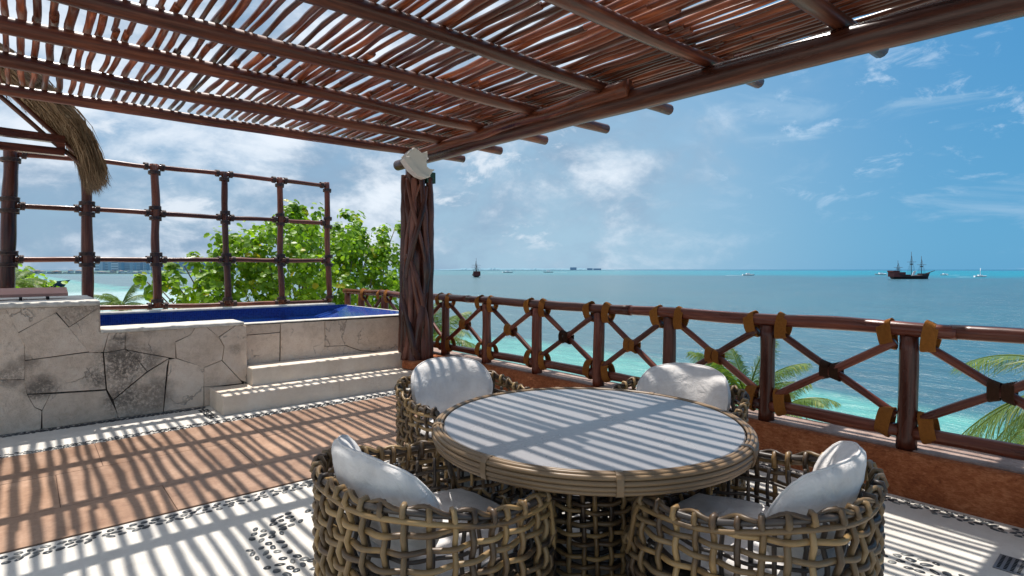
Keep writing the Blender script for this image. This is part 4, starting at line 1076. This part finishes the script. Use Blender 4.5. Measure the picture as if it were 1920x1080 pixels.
for loc, rz, lab in (((2.21, 1.10, 0), R(8), 'rattan armchair at front right in front of the terracotta wall, cushion corner folded up'),
                     ((2.31, 3.17, 0), R(176), 'rattan armchair behind the table next to the stone steps, cushion striped by shade'),
                     ((3.14, 2.11, 0), R(98), 'rattan armchair behind the table by the railing, its cushion showing above the tabletop')):
    c = copy_tree(chA); c.location = loc; c.rotation_euler = (0, 0, rz); c['label'] = lab

# floor drain
dr_ = thing('floor_drain', (3.76, .50, 0), 'small grey perforated metal drain grate set in the cream floor', 'drain')
mb = MB().box(3.66, 3.86, .44, .555, .0005, .005); obj('grate', mb, STEEL, dr_, smooth=False)
mb = MB()
for i in range(9):
    for j in range(4): mb.box(3.675 + i * .020, 3.687 + i * .020, .452 + j * .026, .465 + j * .026, .0051, .0062)
obj('slot_shade', mb, BLACK, dr_, smooth=False)  # black blocks on top of the grate stand in for shade inside its openings

# ================================================================= VEGETATION
def leaf_disc(mb, c, nrm, r, seed):
    nrm = nrm.normalized(); a = nrm.orthogonal().normalized(); a = Matrix.Rotation(seed * 6.28, 3, nrm) @ a; b = nrm.cross(a)
    m_ = 7; V = [c - nrm * r * .12] + [c + (a * math.cos(6.2832 * j / m_) * (1.0 if j else .8) + b * math.sin(6.2832 * j / m_)) * r + nrm * r * .10 * math.cos(12.566 * j / m_) for j in range(m_)]
    mb.add(V, [(0, 1 + j, 1 + (j + 1) % m_) for j in range(m_)], [[(0, 0)] * 3] * m_)
tree = thing('sea_grape_tree', (5.2, 12.2, SEAZ + .8), 'bright green sea grape tree with round leaves rising behind the trellis', 'tree')
base = Vector((5.0, 12.2, SEAZ + .8)); fork = Vector((4.9, 12.2, -1.5))
log('trunk', base, fork, .17, .12, tree, BARK, 16, 10, .05)
cl_ = [(470,450,12,.55),(515,430,12.3,.5),(565,415,12.5,.5),(570,455,12,.6),(500,480,11.6,.55),(600,440,12.6,.5),(560,500,11.7,.65),(450,500,12,.5),(620,500,12.2,.55),
       (655,440,12.8,.5),(690,460,12.8,.6),(722,450,12.9,.42),(700,505,12.5,.6),(660,490,12.4,.55),(730,490,12.8,.4),(640,540,12.0,.55),(690,545,12.3,.5),(600,545,11.8,.55),
       (520,535,11.6,.55),(460,545,11.6,.5),(405,505,11.8,.35),(375,525,11.8,.38),(345,500,11.7,.18),(340,545,11.6,.3),(300,548,11.5,.26),(420,550,11.5,.4),(275,528,11.5,.12),(365,485,11.8,.12),
       (555,395,12.6,.22),(580,393,12.6,.14),(455,462,12.1,.2),(440,455,12.1,.08),(740,430,13,.22),(640,425,12.9,.25),(560,575,11.6,.5),(480,585,11.6,.5),(660,580,12,.5),(730,560,12.5,.4),(395,560,11.5,.4),(675,455,13.2,.45),(705,480,13.2,.45),(640,470,13,.45),(720,520,13.1,.4),(665,520,13.1,.5),(690,560,13,.5),(540,470,12.8,.5),(500,510,12.6,.45),(585,530,12.8,.5),(735,540,13,.35)]
brs = []
for i, (u, v, y, r_) in enumerate(cl_):
    p = Vector(at(u, v, y=y)); brs.append(p)
    P, Rr = wob(fork.lerp(base, rnd.uniform(0, .15)), p, 12, .12, .045, .010, i + .5, f=.8)
    for q in range(12): P[q].z -= .5 * math.sin(math.pi * q / 11)
    obj('branch', MB().tube(P, Rr, 6), BARK, tree)
mb = MB(); nl = 0
for (u, v, y, r_), p in zip(cl_, brs):
    subs = [p + Vector((rnd.gauss(0, .5), rnd.gauss(0, .5), rnd.gauss(0, .45))) * r_ for _ in range(max(1, int(15 * r_)))]
    for s_ in subs:
        for _ in range(int(20 + 18 * rnd.random())):
            dv = Vector((rnd.gauss(0, 1), rnd.gauss(0, 1), rnd.gauss(0, 1))).normalized(); rr = rnd.uniform(.05, .28) * (0.25 + .85 * min(1, r_ / .5))
            c = s_ + dv * rr; nrm = (dv + Vector((0, -.4, .7)) + Vector((rnd.uniform(-.7, .7), rnd.uniform(-.7, .7), rnd.uniform(-.5, .5))))
            leaf_disc(mb, c, nrm, rnd.uniform(.036, .072), rnd.random()); nl += 1
obj('crown', mb, LEAF, tree, smooth=False)
# low leafy bushes behind the railing and trunk
def frond(mbs, c, az_, el_, L, seed, width=.34, nlf=84):
    """one palm frond: rachis tube plus narrow drooping leaflets"""
    rs = random.Random(seed); m2 = MB(); d0 = Vector((math.cos(az_) * math.cos(el_), math.sin(az_) * math.cos(el_), math.sin(el_))); P = [Vector(c)]; dd = d0.copy()
    for i in range(12):
        dd = (dd + Vector((0, 0, -.095))).normalized(); P.append(P[-1] + dd * L / 12)
    m2.tube(P, [.022 * (1 - i / 14) for i in range(13)], 5)
    side = Vector((-math.sin(az_), math.cos(az_), 0))
    for i in range(nlf):
        t = .12 + .88 * i / nlf; q = t * 12; k_ = min(int(q), 11); p = P[k_].lerp(P[k_ + 1], q - k_); tg = (P[k_ + 1] - P[k_]).normalized(); up_ = side.cross(tg)
        ll = width * (0.55 + 1.1 * math.sin(math.pi * min(1, t * 1.02)) ** .7) * L / 1.6 * rs.uniform(.85, 1.1)
        for s_ in (-1, 1):
            dr2 = (side * s_ * .8 + tg * .75 + up_ * rs.uniform(.0, .35)).normalized(); a = p; b = p + dr2 * ll * .55 + Vector((0, 0, -.06 * ll)); e = b + (dr2 + Vector((0, 0, -rs.uniform(.5, 1.1)))).normalized() * ll * .5
            w = Vector(tg) * .0065
            m2.add([a - w * .6, a + w * .6, b + w, b - w, e], [(0, 1, 2, 3), (3, 2, 4)], [[(0, 0)] * 4, [(0, 0)] * 3])
    return m2
def palm(label, c, gz, nf, L, elr, azr=(0, 6.28), lean=(0.6, -.5)):
    c = Vector(c); t = thing('coconut_palm', (c.x + lean[0], c.y + lean[1], gz), label, 'palm tree', 'coconut palms growing below the terrace')
    P, Rr = wob((c.x + lean[0], c.y + lean[1], gz), c, 18, .08, .15, .09, c.x, f=.3); obj('trunk', MB().tube(P, Rr, 10), BARK, t)
    for i in range(nf):
        az_ = azr[0] + (azr[1] - azr[0]) * (i + rnd.random() * .6) / nf
        m2 = frond(None, c, az_, rnd.uniform(*elr), L * rnd.uniform(.85, 1.1), int(rnd.random() * 1e6)); obj('frond', m2, PALM, t, smooth=False)
    return t
palm('coconut palm seen through the railing behind the far right chair', at(1400, 752, x=9.2), SEAZ + .7, 15, 1.15, (.1, 1.45))
palm('small coconut palm just right of that one, fronds drooping between railing posts', at(1478, 760, x=12.5), SEAZ + .7, 9, 1.0, (-.2, .9))
palm('coconut palm at the right edge of the photo, long fronds drooping over the sea', at(2050, 715, x=9.4), SEAZ + .7, 20, 1.75, (-.5, .7))
palm('small coconut palm left of the sea grape tree, beyond the pool', at(228, 574, y=24), SEAZ + .7, 13, 1.05, (.1, 1.3))
palm('coconut palm half hidden behind the leftmost trellis post', at(22, 535, y=26), SEAZ + .7, 14, 1.2, (-.1, 1.1))
palm('palm behind the trunk pillar, green fronds around the railing corner', at(808, 640, x=7.5), SEAZ + .7, 14, 1.4, (.0, 1.3))
bush = thing('leafy_bush', (11, 40, SEAZ + .7), 'yellow-green leafy bushes at far left beyond the high wall', 'bush')
mb = MB()
for u, v, y, r_ in [(25, 545, 40, 1.0), (50, 552, 40, .9), (75, 552, 40, .7), (10, 535, 42, 1.0), (95, 556, 40, .4), (40, 535, 42, .7)]:
    p = Vector(at(u, v, y=y))
    for _ in range(420):
        dv = Vector((rnd.gauss(0, 1), rnd.gauss(0, 1), rnd.gauss(0, .8))); c = p + dv * r_ * .55
        leaf_disc(mb, c, Vector((rnd.uniform(-1, 1), rnd.uniform(-1, 1), 1)), rnd.uniform(.09, .17), rnd.random())
obj('foliage', mb, LEAF, bush, smooth=False)
for u in (15, 50, 85):
    p = Vector(at(u, 550, y=40)); P, Rr = wob((p.x, p.y, SEAZ + .5), p, 8, .1, .1, .05, u); obj('stem', MB().tube(P, Rr, 6), BARK, bush)

# ================================================================= BOATS
def hull(mb, L, W_, H, sheer=.3, n_=14, sternw=.75, rake=.12, z0=-.3):
    """lofted boat hull along +x (bow), waterline at z=0"""
    V = []; m_ = 7
    for i in range(n_):
        t = i / (n_ - 1); w = W_ / 2 * (sternw + (1 - sternw) * math.sin(math.pi * min(t * 1.1, .5))) * (1 - max(0, (t - .55) / .45) ** 2.2)
        zt = H * (1 + sheer * (2 * t - 1) ** 2)
        for j in range(m_):
            a = j / (m_ - 1) * 2 - 1; b = abs(a)
            V.append(((t - .5) * L + rake * L * t * t * (b ** 2) * .6, math.copysign(w * min(1, b * 1.25) ** .6, a) if b > 0 else 0, z0 + (zt - z0) * b ** 1.4))
    Fc = [(i * m_ + j, (i + 1) * m_ + j, (i + 1) * m_ + j + 1, i * m_ + j + 1) for i in range(n_ - 1) for j in range(m_ - 1)]
    Fc += [(i * m_, i * m_ + m_ - 1, (i + 1) * m_ + m_ - 1, (i + 1) * m_) for i in range(n_ - 1)]
    Fc.append(tuple(range(m_)))
    mb.add(V, Fc); return mb
def at_sea(u, v, label, name, cat, heading, group=None):
    p = at(u, v, z=SEAZ); return thing(name, (float(p[0]), float(p[1]), SEAZ), label, cat, group, heading)
def ship(u, v, label, L, heading):
    t = at_sea(u, v, label, 'galleon', 'sailing ship', heading)
    W_ = L * .26
    obj('hull', hull(MB(), L * .82, W_, L * .075, 1.0, sternw=.8, rake=.10), SHIPW, t, local=True, smooth=False)
    obj('stern_castle', MB().box(-L * .43, -L * .17, -W_ * .42, W_ * .42, L * .05, L * .155).box(-L * .45, -L * .30, -W_ * .40, W_ * .40, L * .155, L * .19), SHIPR, t, local=True, smooth=False)
    obj('fore_castle', MB().box(L * .22, L * .38, -W_ * .28, W_ * .28, L * .07, L * .125), SHIPW, t, local=True, smooth=False)
    obj('deck_house', MB().box(-L * .17, -L * .04, -W_ * .3, W_ * .3, L * .05, L * .10), SHIPR, t, local=True, smooth=False)
    obj('bowsprit', MB().tube([(L * .36, 0, L * .12), (L * .56, 0, L * .19)], [L * .012, L * .006], 6), SHIPW, t, local=True)
    for x_, hh in ((-L * .27, .42), (L * .03, .62), (L * .26, .52)):
        m2 = MB().tube([(x_, 0, L * .06), (x_ - L * .01, 0, L * hh)], [L * .009, L * .004], 6)
        ms = obj('mast', m2, SHIPW, t, local=True)
        m2 = MB().tube([(x_, -W_ * .55, L * hh * .62), (x_, W_ * .55, L * hh * .62)], L * .004, 5); obj('yard', m2, SHIPW, ms, local=True)
        m2 = MB().box(x_ - L * .02, x_ + L * .02, -L * .02, L * .02, L * hh * .52, L * hh * .56); obj('crows_nest', m2, SHIPW, ms, local=True, smooth=False)
        m2 = MB()
        for s_ in (-1, 1):
            for k_ in (-1, 0, 1): m2.tube([(x_ + k_ * L * .03, s_ * W_ * .42, L * .08), (x_, 0, L * hh * .85)], L * .0016, 4)
        obj('rigging', m2, SHIPW, ms, local=True)
    m2 = MB().add([(L * -.03, -W_ * .3, L * .03), (L * .02, -W_ * .32, L * .05), (L * .09, -W_ * .3, L * .19), (L * .03, -W_ * .28, L * .17), (L * -.03, -W_ * .26, L * .03), (L * .02, -W_ * .28, L * .05), (L * .09, -W_ * .26, L * .19), (L * .03, -W_ * .24, L * .17)], [(0, 1, 2, 3), (7, 6, 5, 4), (0, 4, 5, 1), (1, 5, 6, 2), (2, 6, 7, 3), (3, 7, 4, 0)])
    obj('furled_sail', m2, SAIL, t, local=True, smooth=False)
    return t
ship(1706, 523, 'dark three-masted galleon moored on the turquoise water at far right', 39, -YAW)
ship(893, 519.5, 'dark sailing ship seen end-on near the horizon, right of the trunk pillar', 34, math.pi / 2 - YAW + .12)
def motorboat(u, v, label, L, heading, mast=False):
    t = at_sea(u, v, label, 'motorboat', 'boat', heading, 'small white motorboats far out on the sea')
    obj('hull', hull(MB(), L, L * .28, L * .10, .3), SAIL, t, local=True, smooth=False)
    obj('cabin', MB().box(-L * .18, L * .14, -L * .09, L * .09, L * .09, L * .2), SAIL, t, local=True, smooth=False)
    if mast: obj('mast', MB().tube([(0, 0, L * .1), (0, 0, L * .75)], L * .02, 5), SAIL, t, local=True)
    m2 = MB(); m2.add([(-L * .45, -L * .08, .06), (-L * .45, L * .08, .06), (-L * 1.9, L * .22, .05), (-L * 1.9, -L * .22, .05), (-L * .45, -L * .08, -.1), (-L * .45, L * .08, -.1), (-L * 1.9, L * .22, -.1), (-L * 1.9, -L * .22, -.1)], [(3, 2, 1, 0), (0, 1, 5, 4), (1, 2, 6, 5), (2, 3, 7, 6), (3, 0, 4, 7)])
    tag(obj('boat_wake', m2, FOAM, smooth=False, loc=t.location, local=True), kind='stuff').rotation_euler = (0, 0, heading)
motorboat(952, 511.5, 'small white motorboat just right of the end-on sailing ship', 26, -YAW + .3)
motorboat(1028, 511, 'small white motorboat on the horizon left of the island buildings', 26, -YAW + math.pi)
motorboat(1403, 516.5, 'small white motorboat with a pale wake in mid-sea, far from the others', 16, -YAW)
motorboat(1651, 515.5, 'white motorboat just left of the three-masted galleon', 17, -YAW + math.pi)
motorboat(1770, 516, 'white motorboat with long wake just right of the galleon bow', 13, -YAW + math.pi + .2)
motorboat(1838, 519.5, 'white sailing dinghy with upright mast, rightmost boat on the sea', 13, -YAW, True)
yt = at_sea(62, 539, 'navy hulled white motor yacht moored at far left behind the bushes', 'motor_yacht', 'yacht', -YAW + .15); L = 26
obj('hull', hull(MB(), L, L * .22, L * .095, .45, rake=.2), NAVY, yt, local=True, smooth=False)
obj('lower_cabin', MB().box(-L * .38, L * .18, -L * .08, L * .08, L * .085, L * .15), SAIL, yt, local=True, smooth=False)
obj('window_band', MB().box(-L * .33, L * .15, -L * .083, L * .083, L * .105, L * .13), GLASSB, yt, local=True, smooth=False)
obj('upper_cabin', MB().box(-L * .25, L * .05, -L * .06, L * .06, L * .15, L * .205), SAIL, yt, local=True, smooth=False)
obj('radar_mast', MB().tube([(-L * .1, 0, L * .2), (-L * .13, 0, L * .29)], L * .008, 6), SAIL, yt, local=True)

# ================================================================= FAR SHORE
rs = random.Random(11)
def nth(i):
    w1 = 'first second third fourth fifth sixth seventh eighth ninth tenth eleventh twelfth thirteenth fourteenth fifteenth sixteenth seventeenth eighteenth nineteenth'.split()
    if i <= 19: return w1[i - 1]
    t = {2: ('twentieth', 'twenty'), 3: ('thirtieth', 'thirty'), 4: ('fortieth', 'forty')}[i // 10]
    return t[0] if i % 10 == 0 else t[1] + '-' + w1[i % 10 - 1]
def along(u, D):  # point on the sea at distance D (forward) seen at column u
    p = EYE + (FW * np.array([1, 1, 0])) / np.linalg.norm(FW[:2]) * D + RT * D * (u - 960) / F; return Vector((float(p[0]), float(p[1]), SEAZ))
mb = MB()
def strip(mb, u0, u1, D0, D1, hgt, n_=60, seed=0):
    V = []
    for i in range(n_ + 1):
        u = u0 + (u1 - u0) * i / n_; a, b = along(u, D0 * (1 + .02 * noise.noise(Vector((u * .05, seed, 0))))), along(u, D1)
        h_ = hgt * (.55 + .9 * abs(noise.noise(Vector((u * .13, seed, 2)))) + .4 * noise.noise(Vector((u * .6, seed, 5)))) * min(1, 4 * i / n_, 4 * (n_ - i) / n_)
        V += [a - Vector((0, 0, 1)), a + Vector((0, 0, h_ * .25)), a.lerp(b, .15) + Vector((0, 0, h_)), b + Vector((0, 0, h_ * .8)), b - Vector((0, 0, 1))]
    mb.add(V, [(i * 5 + j, i * 5 + j + 1, i * 5 + j + 6, i * 5 + j + 5) for i in range(n_) for j in range(4)])
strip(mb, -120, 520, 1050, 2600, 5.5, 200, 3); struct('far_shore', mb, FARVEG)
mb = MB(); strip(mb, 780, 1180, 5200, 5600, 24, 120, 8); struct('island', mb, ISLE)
def far_block(name, u, D, w, d_, hh, m_, label, cat, group, floors=0, z0=0.0, roof=None):
    p = along(u, D); t = thing(name, p, label, cat, group, -YAW)
    w_ = obj('wall', MB().box(-w / 2, w / 2, 0, d_, z0, z0 + hh), m_, t, smooth=False, local=True)
    for k_ in range(floors):
        z = z0 + hh * (k_ + .35) / floors
        obj('window_band', MB().box(-w * .46, w * .46, -.25, -.02, z, z + hh / floors * .42), WIN if D < 4000 else HOT[1], t, smooth=False, local=True)
    if roof: obj('roof', MB().add([(-w * .55, -d_ * .05, z0 + hh), (w * .55, -d_ * .05, z0 + hh), (w * .55, d_ * 1.05, z0 + hh), (-w * .55, d_ * 1.05, z0 + hh), (0, d_ / 2, z0 + hh * 1.35)], [(0, 1, 4), (1, 2, 4), (2, 3, 4), (3, 0, 4), (3, 2, 1, 0)]), roof, t, smooth=False, local=True)
    return t
u = 178
k_ = 0
while u < 470:
    w = rs.uniform(5, 13); hh = rs.uniform(38, 62) if rs.random() < .85 else rs.uniform(22, 34)
    if 250 < u < 262: hh = 60
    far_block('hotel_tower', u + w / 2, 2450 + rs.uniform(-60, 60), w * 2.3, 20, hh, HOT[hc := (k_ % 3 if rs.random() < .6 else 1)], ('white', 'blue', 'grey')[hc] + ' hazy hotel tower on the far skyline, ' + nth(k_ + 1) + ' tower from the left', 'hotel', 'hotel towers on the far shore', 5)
    u += w + rs.choice([0.5, 1, 3, 6]); k_ += 1
u = -20; k_ = 0
while u < 400:
    w = rs.uniform(4, 12)
    far_block('villa', u + w / 2, 1060 + rs.uniform(-25, 40), w * .95, 9, rs.uniform(3.0, 6.5), VIL[vc := int(rs.random() < .35)], ('white', 'sand-coloured')[vc] + ' low house on the far waterfront, ' + nth(k_ + 1) + ' house from the left', 'house', 'pale houses along the far shore', 1, roof=VROOF if rs.random() < .5 else None)
    u += w + rs.choice([0, 2, 4, 9]); k_ += 1
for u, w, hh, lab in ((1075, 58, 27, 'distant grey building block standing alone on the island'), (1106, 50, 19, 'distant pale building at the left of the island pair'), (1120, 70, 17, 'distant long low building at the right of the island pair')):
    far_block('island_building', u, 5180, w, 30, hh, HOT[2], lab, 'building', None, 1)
